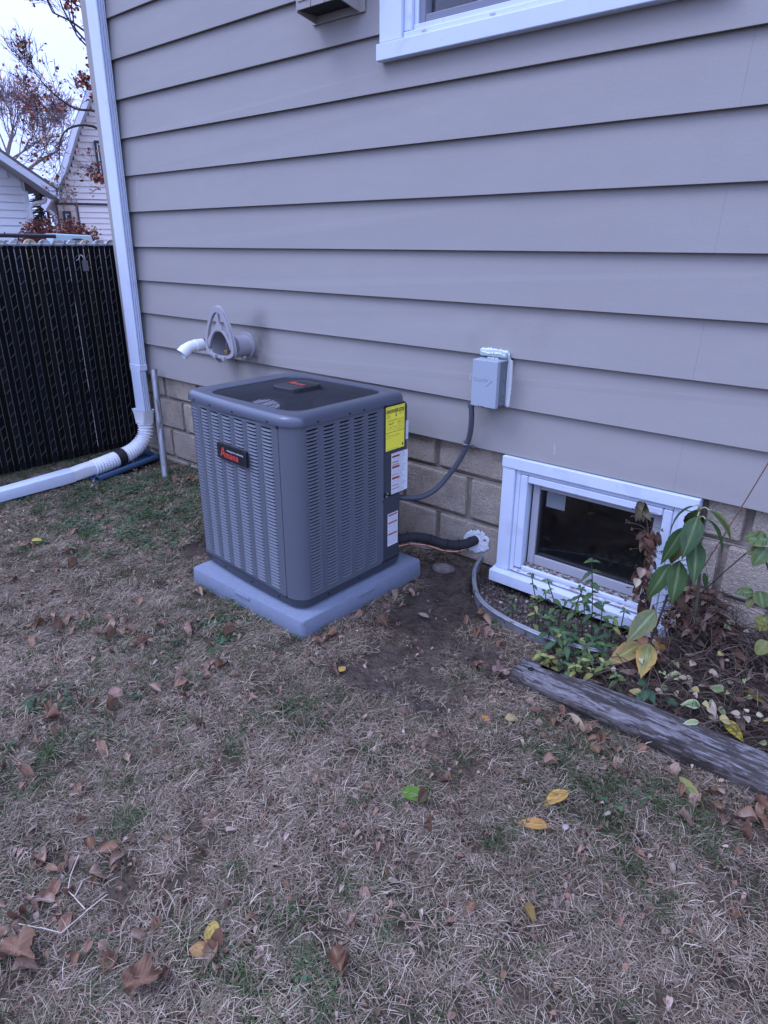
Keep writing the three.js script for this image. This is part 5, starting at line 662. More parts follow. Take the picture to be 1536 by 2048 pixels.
  y('broad green leaf with cream rim low in the litter above the timber', 'seedling_leaf', 'leaf', [3.818, 0.07, 0.415], [3.766, 0.06, 0.44], 0.034, [0.14, 0.25, 0.09], [0.5, 0.52, 0.32], 73, [0.03, -0.07, -0.01]);
  y('pale green ragged leaf touching the back of the timber', 'seedling_leaf', 'leaf', [3.838, 0.058, 0.485], [3.80, 0.05, 0.525], 0.022, [0.26, 0.32, 0.15], [0.5, 0.5, 0.3], 74, [0.02, -0.06, -0.04]);
  y('small upright green leaf right of the cream rimmed leaf in the litter', 'seedling_leaf', 'leaf', [3.84, 0.085, 0.38], [3.845, 0.05, 0.40], 0.016, [0.16, 0.26, 0.11], [0.25, 0.3, 0.15], 75, [0.0, -0.08, -0.02]);
  y('dry rolled cream leaf drooping beside the small upright green leaf', 'seedling_leaf', 'leaf', [3.843, 0.085, 0.385], [3.872, 0.04, 0.43], 0.016, [0.42, 0.34, 0.27], [0.3, 0.2, 0.15], 76, [0.0, -0.08, -0.02]);
  y('blackspotted dark yellow leaf lying in the litter at the right edge', 'seedling_leaf', 'leaf', [3.90, 0.07, 0.24], [3.98, 0.06, 0.26], 0.03, [0.30, 0.22, 0.05], [0.16, 0.14, 0.04], 77, [-0.02, -0.05, -0.02]);
  const dk = thing('dark_seedling', 'dark green seedling tucked against the back of the timber', 'plant'); for (const [A, B, w, s] of [[[3.655, 0.085, 0.44], [3.63, 0.09, 0.47], 0.034, 1], [[3.66, 0.075, 0.45], [3.668, 0.05, 0.495], 0.03, 2], [[3.665, 0.07, 0.45], [3.70, 0.05, 0.48], 0.028, 3], [[3.66, 0.06, 0.46], [3.645, 0.04, 0.50], 0.026, 4], [[3.72, 0.05, 0.43], [3.76, 0.045, 0.43], 0.03, 5]]) mesh('leaf', aim(leafGeo({ len: 0.05, wid: w, bend: 0.8, fold: 0.2, c: [0.035, 0.08, 0.04], rib: [0.1, 0.14, 0.07], seed: s, nu: 10 }), A, B, [0.1, 1, 0.3]), M.foliage, dk); mesh('stem', tube([[3.66, 0.0, 0.44], [3.66, 0.08, 0.445]], 0.002, 6, 5), stemG, dk);
}

// ---------------------------------------------------------------- fallen leaves
function lay(name, label, cat, g, x, z, rot, tilt, lift, group, mat = M.deadLeaf) { const o = mesh(name, g, mat); o.position.set(x, gh(x, z) + lift, z); o.rotation.set(tilt[0], rot, tilt[1], 'YXZ'); tag(o, label, cat, group); return o; }
lay('fallen_leaf', 'bright green leaf lying on the dry lawn in front of the timber end', 'leaf', leafGeo({ len: 0.080, wid: 0.052, bend: 0.35, fold: 0.15, c: [0.12, 0.22, 0.04], rib: [0.3, 0.42, 0.13], shape: 'round', seed: 3, wave: 0.05 }).translate(-0.03, 0, 0), 3.337, 1.266, 0.55, [0.1, 0.12], 0.022);
lay('fallen_leaf', 'orange yellow leaf lying upright in the lawn, the farther of the two orange leaves', 'leaf', leafGeo({ len: 0.092, wid: 0.046, bend: 0.4, fold: 0.15, c: ORG, edge: [0.52, 0.36, 0.07], rib: [0.55, 0.4, 0.15], seed: 4 }).translate(-0.033, 0, 0), 3.638, 1.0, -1.95, [0.15, 0.15], 0.022);
lay('fallen_leaf', 'orange leaf lying flat on the lawn, nearer of the two orange leaves', 'leaf', leafGeo({ len: 0.094, wid: 0.046, bend: 0.3, fold: 0.12, c: [0.50, 0.29, 0.09], edge: [0.5, 0.25, 0.07], rib: [0.55, 0.36, 0.15], seed: 5 }).translate(-0.036, 0, 0), 3.638, 1.127, 3.55, [0.12, 0.1], 0.022);
lay('fallen_leaf', 'long olive green leaf on the grass along the front of the timber', 'leaf', leafGeo({ len: 0.12, wid: 0.036, bend: 0.5, fold: 0.3, c: [0.20, 0.23, 0.08], edge: [0.28, 0.24, 0.08], rib: [0.3, 0.3, 0.12], shape: 'lance', seed: 6 }).translate(-0.05, 0, 0), 3.905, 0.745, -0.62, [0.1, 0.1], 0.026);
lay('fallen_leaf', 'yellow leaf with dark blotches on the bed behind the timber', 'leaf', leafGeo({ len: 0.085, wid: 0.04, bend: 0.5, fold: 0.3, c: [0.36, 0.29, 0.05], edge: [0.46, 0.36, 0.06], spots: 0.35, rib: [0.2, 0.15, 0.05], seed: 7 }).translate(-0.04, 0, 0), 3.925, 0.43, -0.55, [0.25, 0.1], 0.045);
lay('fallen_leaf', 'small yellow leaf alone on the green patch at far left', 'leaf', leafGeo({ len: 0.05, wid: 0.036, bend: 0.5, c: [0.50, 0.38, 0.10], seed: 8, shape: 'round' }).translate(-0.02, 0, 0), 0.84, 1.215, 0.9, [0.1, 0.3], 0.03);
lay('fallen_leaf', 'yellow leaf standing in grass near the bottom edge of the view', 'leaf', leafGeo({ len: 0.056, wid: 0.036, bend: 0.4, fold: 0.2, c: YEL, seed: 9, shape: 'blunt', spots: 0.1 }).translate(-0.02, 0, 0), 3.245, 1.86, -0.75, [0.3, 0.2], 0.022);
lay('fallen_leaf', 'tan orange pointed leaf just in front of the yellow leaf at the bottom', 'leaf', leafGeo({ len: 0.078, wid: 0.034, bend: 0.7, fold: 0.4, c: [0.46, 0.28, 0.12], edge: [0.3, 0.16, 0.08], seed: 10 }).translate(-0.03, 0, 0), 3.27, 1.905, 0.6, [0.2, 0.3], 0.024);
lay('fallen_leaf', 'yellow leaf with brown foot between the pad corner and the bare soil', 'leaf', leafGeo({ len: 0.045, wid: 0.026, bend: 0.4, fold: 0.2, c: [0.50, 0.34, 0.10], seed: 11 }).translate(-0.02, 0, 0), 2.76, 0.955, 1.8, [0.2, 0.2], 0.02);
lay('fallen_leaf', 'orange brown leaf on the straw left of the timber end', 'leaf', leafGeo({ len: 0.05, wid: 0.022, bend: 0.5, fold: 0.3, c: [0.42, 0.20, 0.07], seed: 12 }).translate(-0.02, 0, 0), 3.31, 0.86, 0.0, [0.1, 0.1], 0.02);
lay('fallen_leaf', 'cream yellow leaf beside the orange brown one at the timber', 'leaf', leafGeo({ len: 0.046, wid: 0.034, bend: 0.5, fold: 0.3, wave: 0.1, c: [0.42, 0.33, 0.16], seed: 13, shape: 'blunt' }).translate(-0.02, 0, 0), 3.37, 0.81, 0.7, [0.1, 0.2], 0.022);
lay('oak_leaf', 'pale lobed oak leaf leaning on the end of the timber', 'leaf', lobedGeo(0.075, 7, 0.5, [0.30, 0.20, 0.17], 5), 3.205, 0.615, 0.9, [0.35, -0.3], 0.03);
lay('maple_leaf', 'big crumpled red brown maple leaf in the bottom left corner', 'leaf', lobedGeo(0.10, 5, 0.26, [0.22, 0.13, 0.085], 8), 2.98, 2.17, 0.3, [0.2, 0.2], 0.028);
lay('maple_leaf', 'red brown maple leaf cut off by the bottom edge of the view', 'leaf', lobedGeo(0.092, 5, 0.26, [0.20, 0.115, 0.075], 9), 3.24, 2.03, 1.2, [0.25, -0.2], 0.028);
lay('fallen_leaf', 'pinkish tan broad leaf in the lawn below the pad corner', 'leaf', leafGeo({ len: 0.055, wid: 0.04, bend: 0.6, wave: 0.1, c: [0.34, 0.21, 0.17], seed: 16, shape: 'round' }).translate(-0.02, 0, 0), 2.30, 1.58, 0.4, [0.15, 0.2], 0.024);
lay('fallen_leaf', 'pale blade shaped leaf on a pile of brown leaves along the timber', 'leaf', leafGeo({ len: 0.085, wid: 0.024, bend: 0.5, fold: 0.3, c: [0.36, 0.29, 0.18], seed: 17, shape: 'lance' }).translate(-0.04, 0, 0), 3.545, 0.70, -0.5, [0.15, 0.1], 0.04);
lay('fallen_leaf', 'curled mustard leaf alone in the lawn below the orange leaves', 'leaf', leafGeo({ len: 0.055, wid: 0.026, bend: 0.9, roll: 0.9, c: [0.30, 0.21, 0.07], seed: 18 }).translate(-0.02, 0, 0), 3.755, 1.36, -0.3, [0.1, 0.1], 0.018);
lay('fallen_leaf', 'small white leaf right of the nearer orange leaf', 'leaf', leafGeo({ len: 0.03, wid: 0.016, bend: 0.4, c: [0.48, 0.42, 0.40], seed: 19 }).translate(-0.015, 0, 0), 3.705, 1.09, 1.7, [0.1, 0.1], 0.022);
lay('fallen_leaf', 'folded pale grey leaf on the soil right of the pad', 'leaf', leafGeo({ len: 0.05, wid: 0.024, bend: 0.3, fold: 0.2, c: [0.30, 0.25, 0.20], seed: 20, shape: 'blunt' }).translate(-0.02, 0, 0), 2.745, 0.47, 0.25, [0.1, 0.1], 0.02);
{
  const rn = rng(101), V = [], cols = [[0.24, 0.135, 0.080], [0.32, 0.21, 0.15], [0.16, 0.088, 0.055], [0.38, 0.27, 0.215], [0.27, 0.145, 0.095], [0.30, 0.22, 0.12]];
  for (let k = 0; k < 20; k++) { const l = 0.040 + 0.026 * rn(); V.push(leafGeo({ len: l, wid: l * (0.36 + 0.28 * rn()), bend: 0.2 + 0.9 * rn() * (k % 4 === 0 ? 1.6 : 1), fold: 0.12 + 0.3 * rn(), roll: 0.1 + 0.8 * rn() * rn() + (k % 4 === 1 ? 0.8 : 0), wave: 0.10 + 0.16 * rn(), twist: (rn() - 0.5) * 1.1, spots: 0.15, rib: mixc(cols[k % 5], [0.45, 0.33, 0.24], 0.4), shape: ['ovate', 'lance', 'ovate', 'blunt', 'round'][k % 5], c: cols[k % 5], edge: cols[(k + 2) % 5], seed: 40 + k, nu: 9, nv: 6 }).translate(-l / 2, 0, 0)); }
  const spots = [[2.52, 0.40, 14], [2.62, 0.86, 6], [3.2, 0.62, 8], [3.5, 0.72, 18], [3.75, 0.72, 8], [3.98, 0.74, 14], [2.2, 1.1, 10], [2.0, 1.35, 14], [2.4, 1.3, 8], [2.98, 2.1, 16], [2.85, 1.95, 12], [2.3, 1.75, 12], [1.7, 1.5, 10], [3.62, 0.70, 10], [3.24, 1.93, 7], [3.0, 0.42, 8], [0.62, 0.18, 12]];
  const where = (x, z) => { const q = (x > 3.3 && z < 0.9) ? ['along the front of the timber', 'timber'] : (x > 2.4 && z < 1.05) ? ['on the bare soil between pad and timber', 'bare soil'] : x < 1.5 ? ['on the green grass left of the cooling unit', 'green side'] : (x < 2.75 && z < 1.75) ? ['on the dry grass in front of the pad', 'pad front'] : x - z > 1.75 ? ['on the dry grass at the lower right', 'lower right'] : ['on the dry grass at the lower left', 'lower left']; return ['curled brown dead leaf lying loose ' + q[0], 'curled dead leaves, ' + q[1]]; };
  let n = 0; const put = (x, z) => { if (z < 0.03 || (x > 1.76 && x < 2.55 && z > 0.15 && z < 0.95) || (x > 3.22 && z < 0.66) || inWell(x, z) < 1.05 || n >= 296) return; n++; const g = V[Math.floor(rn() * V.length)]; const s = 0.65 + 0.6 * rn(); const [lb, gr] = where(x, z); const o = lay('dead_leaf', lb, 'leaf', g, x, z, rn() * 6.28, [(rn() - 0.5) * 0.35, (rn() - 0.5) * 0.35], 0.017 + 0.009 * rn(), gr); o.scale.setScalar(s * 1.08); };
  for (const [x, z, m] of spots) for (let k = 0; k < m; k++) put(x + 0.18 * (rn() + rn() - 1), z + 0.14 * (rn() + rn() - 1));
  while (n < 296) { const x = 0.4 + 4.1 * rn(), z = 0.1 + 2.5 * Math.pow(rn(), 0.9); if (rn() < 0.35 + 0.65 * sm(3.6, 2.4, x - z * 0.3)) put(x, z); }
  // shreds
  const rs = rng(202), sg = [0, 1, 2].map(k => leafGeo({ len: 0.02, wid: 0.009, bend: 1.2, roll: 0.8, fold: 0.3, c: [1, 1, 1], seed: k, nu: 5, nv: 2 })); 
  sg.forEach((g, v) => { const N = 2200, im = new THREE.InstancedMesh(g, new THREE.MeshStandardMaterial({ vertexColors: true, roughness: 0.9, side: THREE.DoubleSide }), N), mt = new THREE.Matrix4(), q = new THREE.Quaternion(), e = new THREE.Euler(), c = new THREE.Color(); let k = 0; while (k < N) { const x = -0.2 + 4.7 * rs(), z = 0.04 + 2.6 * rs(); if ((x > 1.76 && x < 2.53 && z > 0.15 && z < 0.94) || rs() < 0.75 * bare(x, z) || (x > 3.22 && z < 0.63) || inWell(x, z) < 1) continue; const s = 0.5 + 1.1 * rs(); q.setFromEuler(e.set((rs() - 0.5) * 1.2, rs() * 6.28, (rs() - 0.5) * 1.2)); mt.compose(new THREE.Vector3(x, gh(x, z) + 0.004 + 0.014 * rs(), z), q, new THREE.Vector3(s, s, s)); im.setMatrixAt(k, mt); const cc = cols[Math.floor(rs() * 5)], b = 0.7 + 0.6 * rs(); im.setColorAt(k, c.setRGB(cc[0] * b, cc[1] * b, cc[2] * b)); k++; } im.name = numbered('leaf_shreds'); im.castShadow = im.receiveShadow = true; stuff(im); tag(im, ['fine brown leaf shreds strewn through the dry lawn', 'fine brown leaf shreds strewn through the dry lawn', 'fine brown leaf shreds strewn through the dry lawn'][v], 'leaf litter', 'leaf shreds in the lawn'); scene.add(im); });
}
{ // a forked pale straw and a few sticks
  const t = thing('dry_stalk', 'long pale forked straw lying on the lawn at lower left', 'stalk'); const y = (x, z) => gh(x, z) + 0.026;
  const seg = (L) => L.slice(1).map((q, k) => stick([L[k][0], y(L[k][0], L[k][1]) + L[k][2], L[k][1]], [q[0], y(q[0], q[1]) + q[2] - 0.002, q[1]], 0.0015, 0.0011, 5));
  mesh('straw', merge([...seg([[2.917, 2.139, -0.008], [2.966, 2.113, 0], [3.017, 2.087, 0.004], [3.010, 2.03, 0.006], [3.012, 1.978, 0.012]]), ...seg([[3.004, 2.028, 0.006], [2.955, 2.029, 0.004], [2.927, 2.031, 0.002], [2.896, 2.011, 0.004], [2.858, 1.97, 0.010]]), ...seg([[2.955, 2.029, 0.004], [2.935, 2.00, 0.008]])]), std(0.52, 0.45, 0.35, 0.85), t);
  const s = thing('dry_stalk', 'bent straw arching over the grass near the bottom centre', 'stalk'); mesh('straw', merge([[3.40, 0.014, 1.77], [3.415, 0.030, 1.741], [3.428, 0.034, 1.728], [3.458, 0.026, 1.726], [3.478, 0.012, 1.735]].map((q, k, L) => k ? stick(L[k - 1], q, 0.0014, 0.0011, 5) : null).filter(Boolean)), std(0.36, 0.29, 0.22, 0.9), s);
}

// ---------------------------------------------------------------- lawn: dry thatch, green grass, clover
{
  const rn = rng(303);
  function blade(pos, col, idx, x, z, y, dir, len, w, lift, droop, c) {
    const n = 3, b = pos.length / 3; let px = x, pz = z, py = y, a = lift, d2 = dir; const dl = len / n;
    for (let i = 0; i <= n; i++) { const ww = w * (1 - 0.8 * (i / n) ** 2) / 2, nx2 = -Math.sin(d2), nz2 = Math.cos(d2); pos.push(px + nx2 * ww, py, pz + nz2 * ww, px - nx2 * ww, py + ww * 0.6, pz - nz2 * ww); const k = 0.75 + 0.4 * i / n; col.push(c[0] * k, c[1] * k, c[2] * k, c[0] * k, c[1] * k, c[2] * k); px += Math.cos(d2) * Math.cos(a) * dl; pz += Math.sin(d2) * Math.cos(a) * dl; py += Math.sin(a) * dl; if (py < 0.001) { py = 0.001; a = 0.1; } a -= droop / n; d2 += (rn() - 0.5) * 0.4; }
    for (let i = 0; i < n; i++) { const p = b + i * 2; idx.push(p, p + 1, p + 2, p + 1, p + 3, p + 2); }
  }
  function clump(count, R, f) { const pos = [], col = [], idx = []; for (let k = 0; k < count; k++) { const a = rn() * 6.28, r = R * Math.sqrt(rn()); f(pos, col, idx, r * Math.cos(a), r * Math.sin(a)); } const g = new THREE.BufferGeometry(); g.setAttribute('position', new THREE.Float32BufferAttribute(pos, 3)); g.setAttribute('color', new THREE.Float32BufferAttribute(col, 3)); g.setIndex(idx); g.computeVertexNormals(); return g; }
  const straw = () => { const t = rn(), v = 0.5 + 0.75 * rn(); const c = t < 0.5 ? [0.38, 0.295, 0.215] : t < 0.80 ? [0.215, 0.15, 0.10] : t < 0.93 ? [0.46, 0.375, 0.285] : [0.15, 0.155, 0.08]; return c.map(q => q * v); };
  const green = () => { const v = 0.6 + 0.7 * rn(); return (rn() < 0.7 ? [0.058, 0.094, 0.036] : rn() < 0.5 ? [0.08, 0.11, 0.045] : [0.24, 0.22, 0.13]).map(q => q * v); };
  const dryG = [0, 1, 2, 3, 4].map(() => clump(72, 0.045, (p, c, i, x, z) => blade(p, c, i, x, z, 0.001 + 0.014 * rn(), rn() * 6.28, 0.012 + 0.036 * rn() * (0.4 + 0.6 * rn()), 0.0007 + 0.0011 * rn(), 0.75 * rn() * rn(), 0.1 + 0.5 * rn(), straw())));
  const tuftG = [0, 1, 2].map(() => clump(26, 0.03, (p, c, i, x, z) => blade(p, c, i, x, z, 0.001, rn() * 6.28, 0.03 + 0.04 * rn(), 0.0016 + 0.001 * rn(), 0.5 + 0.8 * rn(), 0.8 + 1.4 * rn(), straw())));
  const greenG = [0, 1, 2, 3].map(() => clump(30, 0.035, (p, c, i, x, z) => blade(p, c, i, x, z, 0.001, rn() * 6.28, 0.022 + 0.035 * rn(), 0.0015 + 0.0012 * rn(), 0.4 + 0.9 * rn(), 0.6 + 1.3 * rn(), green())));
  const clov = [0, 1, 2].map(v => { const l = []; for (let k = 0; k < 7; k++) { const x = 0.06 * (rn() - 0.5), z = 0.06 * (rn() - 0.5), h = 0.008 + 0.018 * rn(), s = 0.005 + 0.005 * rn(), a0 = rn() * 6; const cc = rn() < 0.8 ? [0.06, 0.115, 0.06] : [0.12, 0.17, 0.075]; if (v < 2) for (let q = 0; q < 3; q++) { const a = a0 + q * 2.094; l.push(aim(leafGeo({ len: s, wid: s * 0.95, shape: 'round', bend: 0.3, fold: 0.1, c: cc, seed: k, nu: 5, nv: 2 }), [x, h, z], [x + s * Math.cos(a), h + 0.002 * (rn() - 0.5), z + s * Math.sin(a)], [0, 1, 0])); } else { const a = a0; l.push(aim(leafGeo({ len: s * 2.2, wid: s * 1.2, shape: 'ovate', bend: 0.8, fold: 0.2, c: cc, seed: k, nu: 6, nv: 2 }), [x, h, z], [x + 2 * s * Math.cos(a), h * 0.6, z + 2 * s * Math.sin(a)], [0, 1, 0])); } } return merge(l); });
  const gm = new THREE.MeshPhysicalMaterial({ vertexColors: true, roughness: 0.9, specularIntensity: 0.2, side: THREE.DoubleSide });
  const blocked = (x, z) => z < 0.005 || (x > 1.795 && x < 2.49 && z > 0.195 && z < 0.90) || (x > 3.25 && z < 0.628) || inWell(x, z) < 1.02 || (x < 0.22 && x > -0.12 && z < 0.58 && z > 0.02);
  function scatter(name, label, cat, geos, tries, seed, prob, size, sink = 0, group) {
    const r = rng(seed), L = geos.map(() => []); for (let k = 0; k < tries; k++) { const x = -0.45 + 5.1 * r(), z = 0.0 + 2.95 * r(), pr = prob(x, z), u = r(), v = Math.floor(r() * geos.length), rot = r() * 6.28, s = size[0] + (size[1] - size[0]) * r(), b = 0.72 + 0.5 * fbm(x * 3.5, z * 3.5, 3) + 0.25 * (r() - 0.5); if (u > pr || blocked(x, z)) continue; L[v].push([x, z, rot, s, b]); }
    geos.forEach((g, v) => { const im = new THREE.InstancedMesh(g, gm, L[v].length), mt = new THREE.Matrix4(), q = new THREE.Quaternion(), Y = new THREE.Vector3(0, 1, 0), c = new THREE.Color(); L[v].forEach(([x, z, rot, s, b], k) => { q.setFromAxisAngle(Y, rot); mt.compose(new THREE.Vector3(x, gh(x, z) - sink, z), q, new THREE.Vector3(s, s * 0.9, s)); im.setMatrixAt(k, mt); im.setColorAt(k, c.setRGB(b, b, b)); }); im.name = numbered(name); im.castShadow = im.receiveShadow = true; stuff(im); tag(im, label, cat, group); scene.add(im); });
  }
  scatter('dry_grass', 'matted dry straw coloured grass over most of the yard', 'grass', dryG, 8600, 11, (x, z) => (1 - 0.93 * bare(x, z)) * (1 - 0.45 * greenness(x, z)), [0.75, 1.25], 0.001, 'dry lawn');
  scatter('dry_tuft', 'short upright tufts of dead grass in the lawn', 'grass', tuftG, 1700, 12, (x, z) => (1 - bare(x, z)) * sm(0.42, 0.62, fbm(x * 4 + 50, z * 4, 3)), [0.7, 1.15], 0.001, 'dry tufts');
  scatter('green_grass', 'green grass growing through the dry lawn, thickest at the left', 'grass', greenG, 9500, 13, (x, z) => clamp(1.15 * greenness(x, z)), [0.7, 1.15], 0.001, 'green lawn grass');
  scatter('clover', 'low clover and small weeds near the downspout and the pad', 'ground cover', clov, 5500, 14, (x, z) => clamp(1.2 * greenness(x, z) - 0.22) * (x < 2.5 ? 0.8 : 0.06), [0.7, 1.3], -0.002, 'clover');
}

// ---------------------------------------------------------------- beyond the fence
{
  const f = thing('picket_fence', 'grey wooden picket fence with rounded tops close behind the black slatted fence', 'fence', [-0.62, 0, 0]);
  const rn = rng(7), w = 0.086; const wood = [std(0.50, 0.47, 0.45, 0.9), std(0.43, 0.39, 0.36, 0.9), std(0.60, 0.48, 0.30, 0.9)];
  for (let k = -5; k < 20; k++) { const z = k * 0.0935; const pts = [[-w / 2, 0], [w / 2, 0], [w / 2, 1.40]]; for (let q = 1; q < 8; q++) { const a = q / 8 * Math.PI; pts.push([w / 2 * Math.cos(a), 1.40 + 0.042 * Math.sin(a)]); } pts.push([-w / 2, 1.40]); mesh('picket', poly(pts, null, 0.016).rotateY(Math.PI / 2).translate(0, 0.012 * (rn() - 0.5), z), wood[k % 4 === 0 ? 2 : k % 2 ? 0 : 1] || wood[0], f); }
  for (const y of [0.35, 1.1]) mesh('rail', span(-0.04, -0.001, y, y + 0.08, -0.5, 1.85), wood[1], f);
  const p = thing('dark_pole', 'long black pole with small studs lying along the top of the picket fence', 'pole'); mesh('shaft', capTube([[-0.70, 1.468, 1.7], [-0.66, 1.465, 0.6], [-0.645, 1.462, 0.185]], 0.0125, 20, 12), std(0.02, 0.02, 0.025, 0.35), p); for (const z of [0.5, 0.37, 0.26, 0.62]) mesh('stud', cyl([-0.655, 1.47, z], [-0.655, 1.485, z], 0.004, 8), M.black, p);
  const l = thing('plastic_lid', 'pale green white plastic lid with a dark handle showing above the fence', 'lid'); mesh('lid', poly([[-0.14, 1.40], [0.14, 1.40], [0.125, 1.458], [-0.145, 1.468]], null, 0.10, 0.008).rotateY(Math.PI / 2).translate(-0.78, 0.012, 0.045), std(0.50, 0.66, 0.68, 0.5), l); mesh('handle', merge([rbox(0.02, 0.005, 0.055, -0.663, 1.447, 0.03, 0.002), rbox(0.02, 0.004, 0.09, -0.663, 1.442, 0.03, 0.002)]), std(0.05, 0.06, 0.07, 0.6), l);
}
const housewhite = std(0.72, 0.73, 0.74, 0.7), cream = std(0.80, 0.72, 0.66, 0.75), soff = std(0.40, 0.37, 0.37, 0.85);
{ // white neighbour house, gable end
  const h = thing('white_house', 'white sided neighbouring house with low gable roof at far left behind the fence', 'house', [-7, 0, 0]);
  mesh('wall', poly([[-2.385, 0], [2.2, 0], [2.2, 2.3], [-0.1, 3.69], [-2.385, 2.25]], null, 5.9).rotateY(-Math.PI / 2).translate(-0.03, 0, 0), housewhite, h);
  const bd = (z0, z1, y) => { const g = rbox(0.016, 0.108, z1 - z0, 0, y + 0.05, (z0 + z1) / 2, 0.002); const p = g.attributes.position; for (let i = 0; i < p.count; i++) p.setX(i, p.getX(i) - 0.13 * (p.getY(i) - y) - 0.008); g.computeVertexNormals(); return g; };
  for (let k = 8; k < 30; k++) { const y = 0.5 + k * 0.105, zl = Math.max(-2.34, -2.70 + (y + 0.1 - 2.045) / 0.632); if (y < 3.4) mesh('siding_board', bd(zl, 2.1, y), housewhite, h); }
  mesh('corner_board', span(-0.01, 0.018, 0, 2.12, -2.40, -2.335, 0.003), housewhite, h);
  const slope = 0.632, roofPts = (o, t) => [[-2.72, 2.065 + o], [-0.1, 2.065 + 2.62 * slope + o], [2.6, 2.02 + o], [2.6, 2.02 + o - t], [-0.1, 2.065 + 2.62 * slope + o - t], [-2.72, 2.065 + o - t]];
  mesh('fascia', poly(roofPts(0.055, 0.105), null, 0.03).rotateY(-Math.PI / 2).translate(0.32, 0, 0), std(0.66, 0.68, 0.72, 0.6), h);
  mesh('soffit', poly(roofPts(-0.02, 0.02), null, 0.29).rotateY(-Math.PI / 2).translate(0.289, 0, 0), soff, h);
  mesh('roof', poly(roofPts(0.10, 0.04), null, 6.3).rotateY(-Math.PI / 2).translate(0.32, 0, 0), std(0.13, 0.12, 0.12, 0.95), h);
  mesh('rain_pipe', tube([[0.03, 1.75, -2.385], [0.03, 1.90, -2.39], [0.03, 1.955, -2.45], [0.03, 1.995, -2.62], [0.03, 2.05, -2.64]], 0.028, 20, 8), housewhite, h);
}
{ // cream house with flared eaves
  const h = thing('cream_house', 'cream sided house with flared gable eaves and dark trimmed windows behind the fence', 'house', [-12, 0, -4.84]); h.rotation.y = -0.49; const hb = new THREE.Matrix4().makeTranslation(0, 0, 4.84).premultiply(new THREE.Matrix4().makeScale(1, 1, 0.90));
  const edge = [[2.14, -5.10], [2.44, -5.28], [2.85, -5.56], [3.62, -5.93], [4.11, -6.24], [5.2, -6.80], [6.2, -7.3]];
  const zAt = (y) => { if (y < 2.2) return -5.10; for (let i = 0; i < edge.length - 1; i++) if (y <= edge[i + 1][0]) return lerp(edge[i][1], edge[i + 1][1], (y - edge[i][0]) / (edge[i + 1][0] - edge[i][0])); return -7.3; };
  const out = [[-9.4, 0], [-5.12, 0], ...edge.map(([y, z]) => [z - 0.02, y])]; out.push([-9.4, 2.2]);
  mesh('wall', poly(out, null, 7).rotateY(-Math.PI / 2).translate(-0.03, 0, 0), cream, h);
  const board = (z0, z1, y, hh) => { const g = rbox(0.02, hh + 0.01, z0 - z1, 0, y + hh / 2, (z0 + z1) / 2, 0.002); const p = g.attributes.position; for (let i = 0; i < p.count; i++) p.setX(i, p.getX(i) - 0.16 * (p.getY(i) - y)); g.computeVertexNormals(); return g; };
  for (let y = 1.25; y < 2.19; y += 0.115) mesh('siding_board', board(-5.60, -8.4, y, 0.115), cream, h);
  for (let y = 2.32; y < 5.6; y += 0.125) mesh('siding_board', board(zAt(y) - 0.01, -8.6, y, 0.125), cream, h);
  mesh('band_board', merge([span(0, 0.03, 2.19, 2.235, -8.6, -5.10, 0.004), span(0, 0.03, 1.2, 2.19, -5.60, -5.565, 0.004), span(0, 0.03, 1.2, 2.19, -5.135, -5.10, 0.004)]), std(0.05, 0.055, 0.07, 0.8), h);
  const sh = [std(0.62, 0.48, 0.38, 0.9), std(0.56, 0.43, 0.35, 0.9), std(0.66, 0.52, 0.43, 0.9)]; let q = 0; for (let y = 1.35; y < 2.17; y += 0.14) for (let z = -5.145; z > -5.54; z -= 0.135) { mesh('shingle', rbox(0.018, 0.135, 0.128, 0.004, y + 0.07, z - 0.064 + ((q % 2) * 0.01), 0.002), sh[q++ % 3], h); }
  const win = (z0, z1, y0, y1) => { const w = new THREE.Group(); w.name = 'window'; h.add(w); const t = 0.05; mesh('frame', merge([span(0.02, 0.07, y0, y1, z0 - t, z0, 0.003), span(0.02, 0.07, y0, y1, z1, z1 + t, 0.003), span(0.02, 0.07, y0, y0 + t, z1 + t, z0 - t, 0.003), span(0.02, 0.07, y1 - t, y1, z1 + t, z0 - t, 0.003)]), std(0.035, 0.04, 0.05, 0.7), w); mesh('sash', merge([span(0.025, 0.05, y0 + t, y1 - t, z0 - t - 0.03, z0 - t - 0.004, 0.002), span(0.025, 0.05, y1 - t - 0.03, y1 - t - 0.003, z1 + t, z0 - t - 0.03, 0.002)]), housewhite, w); mesh('pane', span(0.022, 0.028, y0 + t, y1 - t, z1 + t, z0 - t, 0.001), std(0.05, 0.055, 0.07, 0.1), w); };
  win(-5.235, -5.42, 1.5, 2.06); win(-6.17, -6.75, 2.72, 3.47);
  const rp = [[2.10, -4.84], [2.42, -5.10], [2.84, -5.40], [3.62, -5.79], [4.12, -6.10], [5.2, -6.66], [6.2, -7.16]]; const strip = (w0, w1) => { const a = rp.map(([y, z]) => [z + 0.0, y]), nrm = (i) => { const A = a[Math.max(0, i - 1)], B = a[Math.min(a.length - 1, i + 1)], d = Math.hypot(B[0] - A[0], B[1] - A[1]); return [(B[1] - A[1]) / d, -(B[0] - A[0]) / d]; }; return [...a.map((p, i) => { const n = nrm(i); return [p[0] + n[0] * w0, p[1] + n[1] * w0]; }), ...a.map((p, i) => { const n = nrm(i); return [p[0] + n[0] * w1, p[1] + n[1] * w1]; }).reverse()]; };
  mesh('rake_board', poly(strip(0.03, -0.075), null, 0.04).rotateY(-Math.PI / 2).translate(0.55, 0, 0), std(0.72, 0.72, 0.74, 0.6), h);
  mesh('soffit', poly(strip(-0.03, -0.10), null, 0.53).rotateY(-Math.PI / 2).translate(0.509, 0, 0), soff, h);
